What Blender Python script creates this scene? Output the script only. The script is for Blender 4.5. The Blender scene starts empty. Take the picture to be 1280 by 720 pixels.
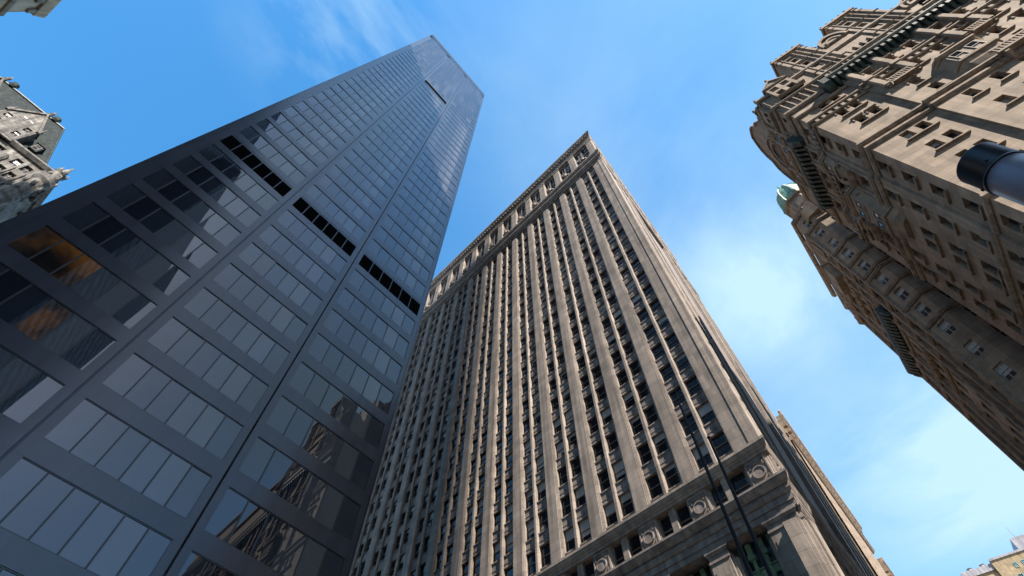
import bpy, bmesh, math, random
from mathutils import Vector, Matrix
random.seed(7)
S = bpy.context.scene
COL = S.collection
RAD = math.radians

# ------------------------------------------------------------------ helpers
def az(a):
    a = RAD(a)
    return Vector((math.sin(a), math.cos(a), 0))

class MB:
    """collects faces, builds one mesh object"""
    def __init__(self): self.v = []; self.f = []; self.m = []; self.mi = 0
    def quad(self, *p):
        b = len(self.v); self.v += [tuple(q) for q in p]; self.f.append(tuple(range(b, b+len(p)))); self.m.append(self.mi)
    def hexa(self, a, b):            # a: 4 bottom pts, b: 4 top pts
        n = len(a); o = len(self.v)
        self.v += [tuple(q) for q in a] + [tuple(q) for q in b]
        self.f.append(tuple(range(o+n-1, o-1, -1))); self.f.append(tuple(range(o+n, o+2*n)))
        for i in range(n):
            j = (i+1) % n; self.f.append((o+i, o+j, o+n+j, o+n+i))
        self.m += [self.mi]*(n+2)
    def lathe(self, c, prof, n=16, ang0=0.0):   # profile of (r, z)
        o = len(self.v)
        for r, z in prof:
            for i in range(n):
                a = ang0 + 2*math.pi*i/n
                self.v.append((c[0]+r*math.cos(a), c[1]+r*math.sin(a), c[2]+z))
        for k in range(len(prof)-1):
            for i in range(n):
                j = (i+1) % n
                self.f.append((o+k*n+i, o+k*n+j, o+(k+1)*n+j, o+(k+1)*n+i)); self.m.append(self.mi)
        self.f.append(tuple(range(o+n-1, o-1, -1))); self.f.append(tuple(range(o+(len(prof)-1)*n, o+len(prof)*n)))
        self.m += [self.mi]*2
    def ball(self, c, r, n=8): self.lathe(c, [(max(r*math.sin(math.pi*k/6), .01), -r*math.cos(math.pi*k/6)) for k in range(7)], n)
    def build(self, name, mats, parent=None, smooth=False, weld=False):
        me = bpy.data.meshes.new(name)
        me.from_pydata(self.v, [], self.f)
        if not isinstance(mats, (list, tuple)): mats = [mats]
        for m in mats: me.materials.append(m)
        for p, i in zip(me.polygons, self.m): p.material_index = i
        bm = bmesh.new(); bm.from_mesh(me)
        if weld: bmesh.ops.remove_doubles(bm, verts=bm.verts, dist=.0005)
        bmesh.ops.recalc_face_normals(bm, faces=bm.faces)
        bm.to_mesh(me); bm.free()
        if smooth:
            for p in me.polygons: p.use_smooth = True
        return link(name, me, parent)

def link(name, me, parent=None):
    o = bpy.data.objects.new(name, me); COL.objects.link(o)
    if parent: o.parent = parent
    return o

def thing(name, label, cat, group=None):
    o = bpy.data.objects.new(name, None); COL.objects.link(o)
    o['label'] = label; o['category'] = cat
    if group: o['group'] = group
    return o

def place_at(root, xy):
    """put the Empty at the thing's base while its parts keep world coordinates"""
    root.location = (xy[0], xy[1], 0)
    for c in root.children: c.matrix_parent_inverse = Matrix.Translation((-xy[0], -xy[1], 0))

class Fr:
    """facade frame: s along the wall, d outwards, z up"""
    def __init__(self, o, azs, azo): self.o = Vector((o[0], o[1], 0)); self.s = az(azs); self.n = az(azo)
    def p(self, s, d, z): return self.o + self.s*s + self.n*d + Vector((0, 0, z))
    def box(self, mb, s0, s1, z0, z1, d0, d1):
        mb.hexa([self.p(s0,d0,z0), self.p(s1,d0,z0), self.p(s1,d1,z0), self.p(s0,d1,z0)],
                [self.p(s0,d0,z1), self.p(s1,d0,z1), self.p(s1,d1,z1), self.p(s0,d1,z1)])
    def bev(self, mb, s0, s1, z0, z1, d0, d1, c):     # box with chamfered front corners (plan)
        q = [(s0,d0),(s1,d0),(s1,d1-c),(s1-c,d1),(s0+c,d1),(s0,d1-c)]
        mb.hexa([self.p(s,d,z0) for s,d in q], [self.p(s,d,z1) for s,d in q])
    def prof(self, mb, s0, s1, pts, e0=0, e1=0):
        """moulding: profile pts (d,z) swept along s; e0/e1 = mitre (ends grow with d)"""
        a = [self.p(s0 - e0*d, d, z) for d, z in pts]; b = [self.p(s1 + e1*d, d, z) for d, z in pts]
        mb.hexa(a, b)
    def poly(self, mb, pts, d0, d1):                  # outline pts (s,z) extruded in d
        mb.hexa([self.p(s,d0,z) for s,z in pts], [self.p(s,d1,z) for s,z in pts])
    def wall(self, mb, s0, s1, z0, z1, openings, d=0.0, depth=.45):
        """wall sheet with real openings and their reveals"""
        ss = sorted({s0, s1} | {x for o in openings for x in (o[0], o[1]) if s0 < x < s1})
        zs = sorted({z0, z1} | {x for o in openings for x in (o[2], o[3]) if z0 < x < z1})
        for i in range(len(ss)-1):
            run = None
            for j in range(len(zs)-1):
                cs, cz = (ss[i]+ss[i+1])/2, (zs[j]+zs[j+1])/2
                hole = any(o[0] < cs < o[1] and o[2] < cz < o[3] for o in openings)
                if not hole:
                    if run is None: run = zs[j]
                if hole or j == len(zs)-2:
                    end = zs[j] if hole else zs[j+1]
                    if run is not None and end > run:
                        mb.quad(self.p(ss[i],d,run), self.p(ss[i+1],d,run), self.p(ss[i+1],d,end), self.p(ss[i],d,end))
                    run = None
        for a, b, c, e in openings:
            D = d-depth
            mb.quad(self.p(a,d,c), self.p(b,d,c), self.p(b,D,c), self.p(a,D,c))
            mb.quad(self.p(a,d,e), self.p(b,d,e), self.p(b,D,e), self.p(a,D,e))
            mb.quad(self.p(a,d,c), self.p(a,d,e), self.p(a,D,e), self.p(a,D,c))
            mb.quad(self.p(b,d,c), self.p(b,d,e), self.p(b,D,e), self.p(b,D,c))

# ------------------------------------------------------------------ materials
def mat(name, col, rough=.85, var=.25, scale=.5, streak=.25, bump=.15, bscale=6, spec=.3, metal=0., col2=None, blocks=None, ior=1.5):
    m = bpy.data.materials.new(name); m.use_nodes = True
    nt = m.node_tree; N = nt.nodes; L = nt.links
    b = N['Principled BSDF']; b.inputs['Roughness'].default_value = rough
    b.inputs['Metallic'].default_value = metal; b.inputs['Specular IOR Level'].default_value = spec; b.inputs['IOR'].default_value = ior
    geo = N.new('ShaderNodeNewGeometry')
    n1 = N.new('ShaderNodeTexNoise'); n1.inputs['Scale'].default_value = scale; n1.inputs['Detail'].default_value = 6; n1.inputs['Roughness'].default_value = .65
    L.new(geo.outputs['Position'], n1.inputs['Vector'])
    mp = N.new('ShaderNodeMapping'); mp.inputs['Scale'].default_value = (1.6, 1.6, .06)
    L.new(geo.outputs['Position'], mp.inputs['Vector'])
    n2 = N.new('ShaderNodeTexNoise'); n2.inputs['Scale'].default_value = 1.; n2.inputs['Detail'].default_value = 5
    L.new(mp.outputs['Vector'], n2.inputs['Vector'])
    mx = N.new('ShaderNodeMix'); mx.data_type = 'RGBA'
    c2 = col2 or tuple(c*(1-var*1.6) for c in col)
    mx.inputs['A'].default_value = (*c2, 1); mx.inputs['B'].default_value = (*[min(1, c*(1+var*.5)) for c in col], 1)
    r1 = N.new('ShaderNodeMapRange'); r1.inputs['From Min'].default_value = .28; r1.inputs['From Max'].default_value = .66
    L.new(n1.outputs['Fac'], r1.inputs['Value']); L.new(r1.outputs['Result'], mx.inputs['Factor'])
    out = mx.outputs['Result']
    r2 = N.new('ShaderNodeMapRange'); r2.inputs['From Min'].default_value = .35; r2.inputs['From Max'].default_value = .62
    r2.inputs['To Min'].default_value = 1-streak*1.6; r2.inputs['To Max'].default_value = 1
    L.new(n2.outputs['Fac'], r2.inputs['Value'])
    m2 = N.new('ShaderNodeMix'); m2.data_type = 'RGBA'; m2.blend_type = 'MULTIPLY'; m2.inputs['Factor'].default_value = 1
    L.new(out, m2.inputs['A']); L.new(r2.outputs['Result'], m2.inputs['B']); out = m2.outputs['Result']
    if blocks:      # tone changes from one stone block / course to the next
        rt = N.new('ShaderNodeMapping'); rt.inputs['Rotation'].default_value = (0,0,RAD(47)); L.new(geo.outputs['Position'], rt.inputs['Vector'])
        mp3 = N.new('ShaderNodeMapping'); mp3.inputs['Scale'].default_value = blocks
        L.new(rt.outputs['Vector'], mp3.inputs['Vector'])
        vo = N.new('ShaderNodeTexWhiteNoise'); fl = N.new('ShaderNodeVectorMath'); fl.operation = 'FLOOR'
        L.new(mp3.outputs['Vector'], fl.inputs[0]); L.new(fl.outputs['Vector'], vo.inputs['Vector'])
        r3 = N.new('ShaderNodeMapRange'); r3.inputs['To Min'].default_value = .80; r3.inputs['To Max'].default_value = 1.08
        L.new(vo.outputs['Value'], r3.inputs['Value'])
        m3 = N.new('ShaderNodeMix'); m3.data_type = 'RGBA'; m3.blend_type = 'MULTIPLY'; m3.inputs['Factor'].default_value = 1
        L.new(out, m3.inputs['A']); L.new(r3.outputs['Result'], m3.inputs['B']); out = m3.outputs['Result']
        sx = N.new('ShaderNodeSeparateXYZ'); L.new(mp3.outputs['Vector'], sx.inputs[0])      # course joints
        fr_ = N.new('ShaderNodeMath'); fr_.operation = 'FRACT'; L.new(sx.outputs['Z'], fr_.inputs[0])
        r4 = N.new('ShaderNodeMapRange'); r4.inputs['From Min'].default_value = .02; r4.inputs['From Max'].default_value = .06; r4.inputs['To Min'].default_value = .62; L.new(fr_.outputs[0], r4.inputs['Value'])
        m4 = N.new('ShaderNodeMix'); m4.data_type = 'RGBA'; m4.blend_type = 'MULTIPLY'; m4.inputs['Factor'].default_value = 1
        L.new(out, m4.inputs['A']); L.new(r4.outputs['Result'], m4.inputs['B']); out = m4.outputs['Result']
    L.new(out, b.inputs['Base Color'])
    if bump:
        nb = N.new('ShaderNodeTexNoise'); nb.inputs['Scale'].default_value = bscale; nb.inputs['Detail'].default_value = 5
        L.new(geo.outputs['Position'], nb.inputs['Vector'])
        bp = N.new('ShaderNodeBump'); bp.inputs['Strength'].default_value = bump; bp.inputs['Distance'].default_value = .08
        L.new(nb.outputs['Fac'], bp.inputs['Height']); L.new(bp.outputs['Normal'], b.inputs['Normal'])
    return m

def glass(name, col, rough=.02, ior=1.55, wave=.0, wscale=.6):
    m = bpy.data.materials.new(name); m.use_nodes = True
    nt = m.node_tree; b = nt.nodes['Principled BSDF']
    b.inputs['Base Color'].default_value = (*col, 1); b.inputs['Roughness'].default_value = rough
    b.inputs['IOR'].default_value = ior; b.inputs['Specular IOR Level'].default_value = .5
    if wave:
        geo = nt.nodes.new('ShaderNodeNewGeometry'); n = nt.nodes.new('ShaderNodeTexNoise'); n.inputs['Scale'].default_value = wscale; n.inputs['Detail'].default_value = 1
        nt.links.new(geo.outputs['Position'], n.inputs['Vector'])
        bp = nt.nodes.new('ShaderNodeBump'); bp.inputs['Strength'].default_value = wave; bp.inputs['Distance'].default_value = .02
        nt.links.new(n.outputs['Fac'], bp.inputs['Height']); nt.links.new(bp.outputs['Normal'], b.inputs['Normal'])
    return m

M = {}
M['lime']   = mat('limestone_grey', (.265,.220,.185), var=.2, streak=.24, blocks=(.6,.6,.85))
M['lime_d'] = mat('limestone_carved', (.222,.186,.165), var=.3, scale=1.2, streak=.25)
M['tan']    = mat('limestone_tan', (.285,.212,.150), var=.22, streak=.16, bump=.08, blocks=(.55,.55,1.1))
M['tan_d']  = mat('limestone_tan_carved', (.26,.19,.135), var=.32, scale=1.4, streak=.2, bump=.1)
M['terra']  = mat('white_terracotta', (.185,.172,.155), var=.45, scale=.9, streak=.35, blocks=(.7,.7,.9))
M['beige']  = mat('beige_brick', (.55,.43,.29), var=.15, streak=.2)
M['pole']   = mat('pole_black', (.008,.008,.009), rough=.7, var=.2, streak=0, bump=0, spec=.12)
M['ochre']  = mat('ochre_brick', (.36,.275,.165), var=.15, streak=.15, blocks=(.8,.8,1.2))
M['brown']  = mat('brown_stone', (.30,.23,.17), var=.2, streak=.2)
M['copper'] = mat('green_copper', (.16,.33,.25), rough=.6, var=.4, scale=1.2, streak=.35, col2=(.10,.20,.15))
M['copper_l'] = mat('pale_copper', (.36,.46,.33), rough=.6, var=.3, scale=1.)
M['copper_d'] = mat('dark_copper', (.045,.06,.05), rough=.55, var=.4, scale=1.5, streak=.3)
M['bronze'] = mat('green_bronze', (.13,.19,.11), rough=.5, var=.4, scale=2, streak=.2)
M['slate']  = mat('slate', (.022,.031,.031), rough=.75, var=.5, scale=1.2, streak=.25, blocks=(1.2,1.2,2.2), spec=.12)
M['roof_d'] = mat('dark_roofing', (.06,.06,.07), rough=.7)
M['frame']  = mat('window_frame_paint', (.15,.12,.095), rough=.6, var=.2, streak=0, bump=0)
M['frame_l'] = mat('pale_window_frame', (.42,.40,.36), rough=.6, var=.2, streak=0, bump=0)
M['frame_b'] = mat('teal_window_frame', (.20,.42,.45), rough=.6, var=.1, streak=0, bump=0)
M['blind']  = mat('roller_blind', (.30,.29,.27), rough=.4, var=.1, streak=0, bump=0, spec=.5)
M['glass']  = glass('old_window_glass', (.012,.013,.016), .03, 1.45, wave=.12, wscale=1.5)
M['anod']   = mat('anodised_panel', (.036,.036,.044), rough=.2, var=.15, scale=.3, streak=.15, bump=0, spec=.4)
M['anod_c'] = mat('anodised_column', (.035,.034,.038), rough=.26, var=.15, scale=.3, streak=.1, bump=0, spec=.5)
M['joint']  = mat('black_gasket', (.010,.010,.013), rough=.3, var=.1, streak=0, bump=0, spec=.42)
M['mull']   = mat('bronze_mullion', (.022,.020,.019), rough=.35, var=.1, streak=0, bump=0, spec=.3)
M['pane']   = glass('bronze_tinted_glass', (.008,.009,.012), .004, 1.75, wave=.10, wscale=.35)
def pane_mat():
    m = glass('bronze_tinted_glass', (.008,.009,.012), (.004), 1.58, wave=.16, wscale=.3)
    nt = m.node_tree; g = nt.nodes.new('ShaderNodeNewGeometry'); r = nt.nodes.new('ShaderNodeValToRGB')
    e = r.color_ramp.elements; e[0].position = .0; e[0].color = (.004,.005,.008,1); e[1].position = 1; e[1].color = (.075,.075,.078,1)
    x = e.new(.5); x.color = (.010,.012,.018,1); x = e.new(.72); x.color = (.035,.038,.045,1)
    nt.links.new(g.outputs['Random Per Island'], r.inputs['Fac']); nt.links.new(r.outputs['Color'], nt.nodes['Principled BSDF'].inputs['Base Color'])
    return m
M['pane'] = pane_mat()
def amber_glow_mat():  # the glass itself emits a patchy amber glow, no lamp behind it
    m = glass('amber_glow_glass', (.01,.008,.006), .004, 1.72)
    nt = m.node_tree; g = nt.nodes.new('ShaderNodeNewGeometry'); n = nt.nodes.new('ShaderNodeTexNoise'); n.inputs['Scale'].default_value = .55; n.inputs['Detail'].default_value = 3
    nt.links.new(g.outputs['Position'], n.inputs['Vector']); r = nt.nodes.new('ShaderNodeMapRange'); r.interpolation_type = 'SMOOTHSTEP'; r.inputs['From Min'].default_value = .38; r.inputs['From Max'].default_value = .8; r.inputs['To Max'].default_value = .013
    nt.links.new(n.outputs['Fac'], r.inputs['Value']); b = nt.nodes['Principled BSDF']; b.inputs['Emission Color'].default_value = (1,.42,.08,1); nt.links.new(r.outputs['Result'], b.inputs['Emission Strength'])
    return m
M['lit'] = amber_glow_mat()
M['louvre'] = mat('black_louvre', (.003,.003,.0035), rough=1., var=.1, streak=0, bump=0, spec=0.)
M['black']  = mat('black_paint', (.010,.010,.013), rough=.4, var=.2, streak=0, bump=0, spec=.35)
M['lens']   = mat('frosted_lens', (.165,.148,.178), rough=.35, var=.06, streak=.05, bump=0, spec=.5)
M['steel']  = mat('black_steel', (.022,.020,.020), rough=.5, var=.2, streak=.1, bump=0)
M['asphalt'] = mat('asphalt', (.05,.05,.052), var=.3, scale=.8, streak=0)
M['paving'] = mat('paving', (.40,.37,.33), var=.2, streak=0, blocks=(.7,.7,.7))
M['white']  = mat('white_paint', (.8,.8,.78), var=.1, streak=0, bump=0)
M['pinkw']  = mat('white_panel', (.70,.64,.66), var=.1, streak=.1)
M['grey']   = mat('grey_metal_roof', (.32,.31,.33), rough=.5, var=.2, streak=.2)

# ------------------------------------------------------------------ camera
CAM = Vector((0, 0, 1.7)); FPX = 665.; TH = math.atan2(360, FPX)
cam = bpy.data.cameras.new('camera'); co = bpy.data.objects.new('camera', cam); COL.objects.link(co)
cam.lens = FPX/1280*36; cam.sensor_width = 36; cam.clip_start = .1; cam.clip_end = 6000
cam.shift_x = 1/1280
co.location = CAM; co.rotation_euler = (math.pi - TH, 0, 0)
S.camera = co
def inview(p, m=60):
    e = math.pi/2 - TH; F = Vector((0, math.cos(e), math.sin(e))); U = Vector((0, -math.sin(e), math.cos(e)))
    q = Vector(p)-CAM; c = q.dot(F)
    if c <= .1: return False
    x = 639+FPX*q.x/c; y = 360-FPX*q.dot(U)/c
    return -m < x < 1280+m and -m < y < 720+m

# ------------------------------------------------------------------ windows
def win_meshes(w, h, style, blind):
    """local: x along wall, y outwards, z up, origin at sill centre on the glass plane"""
    g = MB(); W = w/2
    def q(mb, x0, x1, z0, z1, y): mb.quad((x0,y,z0),(x1,y,z0),(x1,y,z1),(x0,y,z1))
    mid = h*.5
    if style == 'cross': mid = h*.62
    for (z0, z1, y) in ((0, mid, -.04), (mid, h, 0)):
        if blind > 0 and z1 > h-blind*h:
            zb = max(z0, h-blind*h); g.mi = 1; q(g, -W, W, zb, z1, y)
            if zb > z0: g.mi = 0; q(g, -W, W, z0, zb, y)
            g.mi = 0
        else: q(g, -W, W, z0, z1, y)
    f = MB(); t = .07
    def b(x0, x1, z0, z1, y0, y1): f.hexa([(x0,y0,z0),(x1,y0,z0),(x1,y1,z0),(x0,y1,z0)],[(x0,y0,z1),(x1,y0,z1),(x1,y1,z1),(x0,y1,z1)])
    b(-W, -W+t, 0, h, -.03, .07); b(W-t, W, 0, h, -.03, .07)
    b(-W+t, W-t, 0, t, -.03, .068); b(-W+t, W-t, h-t, h, -.03, .068); b(-W+t, W-t, mid-.04, mid+.04, -.03, .06)
    if style == 'cooler': b(-.36, .36, .08, .52, .061, .34)
    if style == 'cross': b(-.035, .035, t, h-t, -.03, .055)
    return g, f
class WinSet:
    """all the windows of one building: nearest in view are parts of their own, the others one part"""
    def __init__(self, root, gm, fm, sill=None): self.root = root; self.gm = gm; self.fm = fm; self.items = []; self.sill = sill
    def add(self, fr, sc, z, d, w, h, style='sash', blind=None, sill=None):
        if style == 'sash' and w > 1.3 and random.random() < .07: style = 'cooler'
        if blind is None: blind = random.choice((0, 0, 0, 0, 0, .2, .33, .5, .7))
        self.items.append((fr, sc, z, d, round(w,2), round(h,2), style, blind, sill))
    def build(self, limit=100):
        cache = {}; far_g = MB(); far_f = MB(); far_s = MB(); n = 0
        items = sorted(self.items, key=lambda i: (not inview(i[0].p(i[1], i[3], i[2])), (i[0].p(i[1], i[3], i[2])-CAM).length/(i[4]*i[5])**.5))
        for (fr, sc, z, d, w, h, st, bl, sl) in items:
            P = fr.p(sc, d, z); ang = math.atan2(fr.n.y, fr.n.x)-math.pi/2
            X = Matrix.Translation(P) @ Matrix.Rotation(ang, 4, 'Z')
            k = (w, h, st, bl, sl)
            if k not in cache:
                g, f = win_meshes(w, h, st, bl); s = None
                if sl:
                    s = MB(); e, dp = sl
                    s.hexa([(-w/2-e,-.0,-.16),(w/2+e,-.0,-.16),(w/2+e,dp,-.2),(-w/2-e,dp,-.2)], [(-w/2-e,-.0,.0),(w/2+e,-.0,.0),(w/2+e,dp,-.04),(-w/2-e,dp,-.04)])
                cache[k] = [g, f, s, None]
            g, f, s, obs = cache[k]
            if n < limit and inview(P):
                n += 1
                if obs is None:
                    o = g.build('window', [self.gm, M['blind']], self.root); c1 = f.build('window_frame', self.fm, o)
                    kids = [c1]
                    if s: kids.append(s.build('window_sill', self.sill or self.fm, o))
                    cache[k][3] = (o, kids)
                else:
                    o0, kids = obs
                    o = o0.copy(); COL.objects.link(o); o.parent = self.root
                    for c in kids:
                        cc = c.copy(); COL.objects.link(cc); cc.parent = o
                o.matrix_local = X
            else:
                for src, dst in ((g, far_g), (f, far_f), (s, far_s)):
                    if src is None: continue
                    b = len(dst.v); dst.v += [tuple(X @ Vector(v)) for v in src.v]
                    dst.f += [tuple(b+i for i in ff) for ff in src.f]; dst.m += src.m
        if far_g.v:
            o = far_g.build('further_windows', [self.gm, M['blind']], self.root); o['kind'] = 'stuff'
            o2 = far_f.build('window_frames', self.fm, o); o2['kind'] = 'stuff'
            if far_s.v: o3 = far_s.build('window_sills', self.sill or self.fm, o); o3['kind'] = 'stuff'

# ------------------------------------------------------------------ setting: ground, road, pavement
def struct(o): o['kind'] = 'structure'; return o
g = MB(); g.quad((-3000,-3000,0),(3000,-3000,0),(3000,3000,0),(-3000,3000,0)); struct(g.build('ground', M['paving']))
B = Fr((0,0), 37, 127)         # Broadway: s along the street, d towards its west side
g = MB(); g.quad(*[B.p(s,d,.004) for s,d in ((-400,5),(600,5),(600,16),(-400,16))]); struct(g.build('road', M['asphalt']))
g = MB(); B.box(g, -400, 30, -.3, .13, -2.5, 5); B.box(g, 45, 600, -.3, .13, -2.5, 5); B.box(g, -400, 600, -.3, .13, 16, 21.5); struct(g.build('pavement', M['paving']))
g = MB()
for k in range(-20, 40): g.quad(*[B.p(s,d,.008) for s,d in ((k*9,10.4),(k*9+3,10.4),(k*9+3,10.55),(k*9,10.55))])
struct(g.build('lane_markings', M['white']))

# ------------------------------------------------------------------ dark glass office tower (left)
T = Fr((-9.81,30.6), 41.3, 131.3)      # s = 0 at its right edge, negative to the left
tower = thing('glass_tower', 'tall slate-blue glass office tower with dark metal bands, left of the grey stone skyscraper', 'skyscraper')
cols = [-26.7, -17.95, -9.5, -0.05]
TOPZ = 208.
body = MB(); T.box(body, -26.68, -.02, 0, TOPZ-.3, -34, -.35); body.build('tower_core', M['joint'], tower)
panels = MB(); joints = MB(); colm = MB(); pane_far = MB(); mull_far = MB()
FH = 3.905; ZG = 19.79
LOUV = 8
wins = []
for k in range(-4, 47):
    z0 = ZG+FH*k; z1 = z0+2.70
    for b in range(3):
        a, c = cols[b]+.52, cols[b+1]-.52
        if b == 0: a = cols[0]+1.05
        # spandrel panel above the glass, one sheet per bay
        T.box(panels, cols[b]+.07, cols[b+1]-.07, z1+.05, z0+FH-.05, -.3, 0)
        wins.append((k, b, a, c, z0, z1))
    for b in range(3):      # dark reveal lines above and below each panel
        T.box(joints, cols[b]+.1, cols[b+1]-.1, z1-.01, z1+.045, -.34, -.03)
        T.box(joints, cols[b]+.1, cols[b+1]-.1, z0-.045, z0+.01, -.34, -.03)
for b in range(4):          # column covers beside each joint, split floor by floor only by the panel joints
    if b < 3:
        e = 1.05 if b == 0 else .52
        T.box(colm, cols[b]+.07, cols[b]+e+.025, 0, TOPZ-9, -.33, -.004)
    if b > 0: T.box(colm, cols[b]-.545, cols[b]-.07, 0, TOPZ-9, -.33, -.004)
T.box(colm, -26.7, -26.6, 0, TOPZ, -34, .02); T.box(colm, -.1, 0, 0, TOPZ, -34, .02)
panels.build('spandrel_panels', M['anod'], tower); joints.build('joint_lines', M['joint'], tower); colm.build('column_cover', M['anod'], tower)
topb = MB(); z = ZG+FH*46+2.75
T.box(topb, -26.6, -.1, z, 204.6, -.3, .0); T.box(topb, -26.6, -.1, 205.5, TOPZ, -.3, .03)
topb.build('roof_fascia', M['anod'], tower)
sl = MB()
for b in range(3): T.box(sl, cols[b]+.7, cols[b+1]-.5, 204.62, 205.48, -.35, -.015)
sl.build('roof_louvre', M['louvre'], tower)
GLOWP = {(2,0),(2,1),(2,2),(1,3)}       # panes with an amber glow put into their glass
def bay_window(parent, k, b, a, c, z0, z1, gm, farm=None, farg=None):
    n = 6; w = (c-a)/n; gg = farg or MB(); mm = farm or MB()
    for i in range(n):
        tx = random.gauss(0, .0045); tz = random.gauss(0, .0045)
        x0, x1 = a+i*w+.03, a+(i+1)*w-.03
        gg.mi = 1 if b == 0 and (k, i) in GLOWP else 0
        gg.quad(*[T.p(s, -.06+tx*(s-(x0+x1)/2)+tz*(z-(z0+z1)/2), z) for s, z in ((x0,z0+.03),(x1,z0+.03),(x1,z1-.03),(x0,z1-.03))])
        if i: T.box(mm, a+i*w-.045, a+i*w+.045, z0+.02, z1-.02, -.12, -.03)
    if farg is None:
        o = gg.build('window', gm, parent); mm.build('mullions', M['mull'] , o)
wins.sort(key=lambda w: (T.p((w[2]+w[3])/2, 0, w[4])-CAM).length)
cnt = 0; farg = MB(); farm = MB()
for (k, b, a, c, z0, z1) in wins:
    if k == LOUV or (k == 31 and b == 1):
        lm = MB(); lf = MB(); zt = z1-.25 if k == LOUV else z1-.02
        T.box(lm, a, c, z0+.012, zt, -.34, -.035)
        n = 6; w = (c-a)/n
        for i in range(1, n): T.box(lf, a+i*w-.045, a+i*w+.045, z0+.014, zt-.002, -.034, -.01)
        o = lm.build('louvre_panel', M['louvre'], tower); lf.build('dividers', M['mull'] if k == LOUV else M['louvre'], o)
        if k == LOUV: hd = MB(); T.box(hd, a, c, zt+.002, z1-.014, -.3, -.02); hd.build('louvre_head', M['anod'], o)
        continue
    if cnt < 94 and inview(T.p((a+c)/2, 0, z0), 150):
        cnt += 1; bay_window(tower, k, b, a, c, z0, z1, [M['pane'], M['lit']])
    else: bay_window(tower, k, b, a, c, z0, z1, M['pane'], farm, farg)
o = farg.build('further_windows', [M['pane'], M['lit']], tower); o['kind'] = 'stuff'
o = farm.build('mullions', M['mull'], o); o['kind'] = 'stuff'
place_at(tower, T.p(-13, -17, 0))

# ------------------------------------------------------------------ grey stone skyscraper (centre)
NV = az(45.4)
EQF = Fr(NV*39.04, -44.6, 225.4)
EQC = EQF.p(8.7, 0, 0)
EQW = Fr((EQC.x, EQC.y), 38., 128.)
eq = thing('stone_skyscraper', 'grey limestone skyscraper with long vertical piers rising to a sharp cornice corner in the centre', 'skyscraper')
SILL0 = 37.0; FL = 4.25; NF = 22
ew = WinSet(eq, M['glass'], M['frame'])
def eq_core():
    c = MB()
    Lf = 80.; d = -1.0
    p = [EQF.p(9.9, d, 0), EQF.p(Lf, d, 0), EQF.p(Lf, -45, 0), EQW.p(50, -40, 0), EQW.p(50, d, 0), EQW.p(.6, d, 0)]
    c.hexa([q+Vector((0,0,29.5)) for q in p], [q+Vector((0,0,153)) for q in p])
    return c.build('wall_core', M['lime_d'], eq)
eq_core()
def bays(F, s0, n, first_w=2.6, sp=5.6, far=False, maxs=None):
    """piers, mullions, spandrels of one face. s0: outer end of its corner pier"""
    c0 = s0+first_w/2
    # corner pier, with its set back edge strip
    pm = MB(); F.box(pm, s0+.06, s0+first_w, 36., 130.6, -1., .0); F.box(pm, s0+.93, s0+1.02, 36., 130.6, -.1, .05)
    F.box(pm, s0+first_w, s0+first_w+.1, 36., 130.6, -1., -.12)
    pm.build('corner_pier', M['lime'], eq)
    pc = [s0+7.45+sp*i for i in range(n)]
    prev = s0+first_w
    for i, c in enumerate(pc):
        pm = MB()
        F.box(pm, c-.72, c+.72, 36., 130.0, -1., 0); F.box(pm, c-.84, c+.84, 36., 130.05, -1., -.07); F.box(pm, c-.93, c+.93, 36., 130.1, -1., -.15); F.box(pm, c-1.0, c+1.0, 36., 130.1, -1., -.23)
        pm.build('pier', M['lime'], eq)
        a, b = prev, c-1.0
        mc = (a+b)/2 if i else s0+4.55
        mm = MB(); F.bev(mm, mc-.25, mc+.25, 36., 130.05, -1., -.06, .1); mm.build('window_mullion', M['lime'], eq)
        for (x0, x1) in ((a, mc-.27), (mc+.27, b)):
            for k in range(NF):
                ew.add(F, (x0+x1)/2, SILL0+FL*k+.02, -.60, x1-x0-.04, 2.72)
        prev = c+1.0
    return pc
def spandrels(F, a, b):
    sm = MB()
    for k in range(NF+1):
        z = SILL0+FL*k
        zt = min(z, 130.3)
        F.box(sm, a, b, z-1.5, zt-.16, -.95, -.34); F.box(sm, a, b, zt-.16, zt, -.95, -.24); F.box(sm, a, b, z-1.62, z-1.5, -.95, -.29)
        F.box(sm, a, b, z-1.12, z-1.04, -.9, -.30)
    return sm
PC = bays(EQF, 8.7, 12)
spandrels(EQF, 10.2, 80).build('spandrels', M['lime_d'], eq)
PW = bays(EQW, 0, 2)
spandrels(EQW, 1.2, 15).build('spandrels', M['lime_d'], eq)
# beyond a light court the Broadway side has its second wing
pm = MB(); EQW.box(pm, 30, 32.6, 36, 130, -1, 0); pm.build('corner_pier', M['lime'], eq)
for i in range(3):
    c = 37.2+5.6*i; pm = MB(); EQW.box(pm, c-1, c+1, 36, 130, -1, -.3); EQW.box(pm, c-.75, c+.75, 36, 130, -1, 0); pm.build('pier', M['lime'], eq)
    mm = MB(); EQW.box(mm, c-3.1, c-2.5, 36, 130, -1, -.12); mm.build('window_mullion', M['lime'], eq)
    for k in range(NF):
        ew.add(EQW, c-1.8, SILL0+FL*k, -.78, 1.5, 2.72); ew.add(EQW, c-3.85, SILL0+FL*k, -.78, 1.5, 2.72)
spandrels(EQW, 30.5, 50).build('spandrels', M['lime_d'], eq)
court = MB(); EQW.box(court, 17, 30, 36, 152, -1.02, -.6); court.build('court_wall', M['lime_d'], eq)

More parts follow.
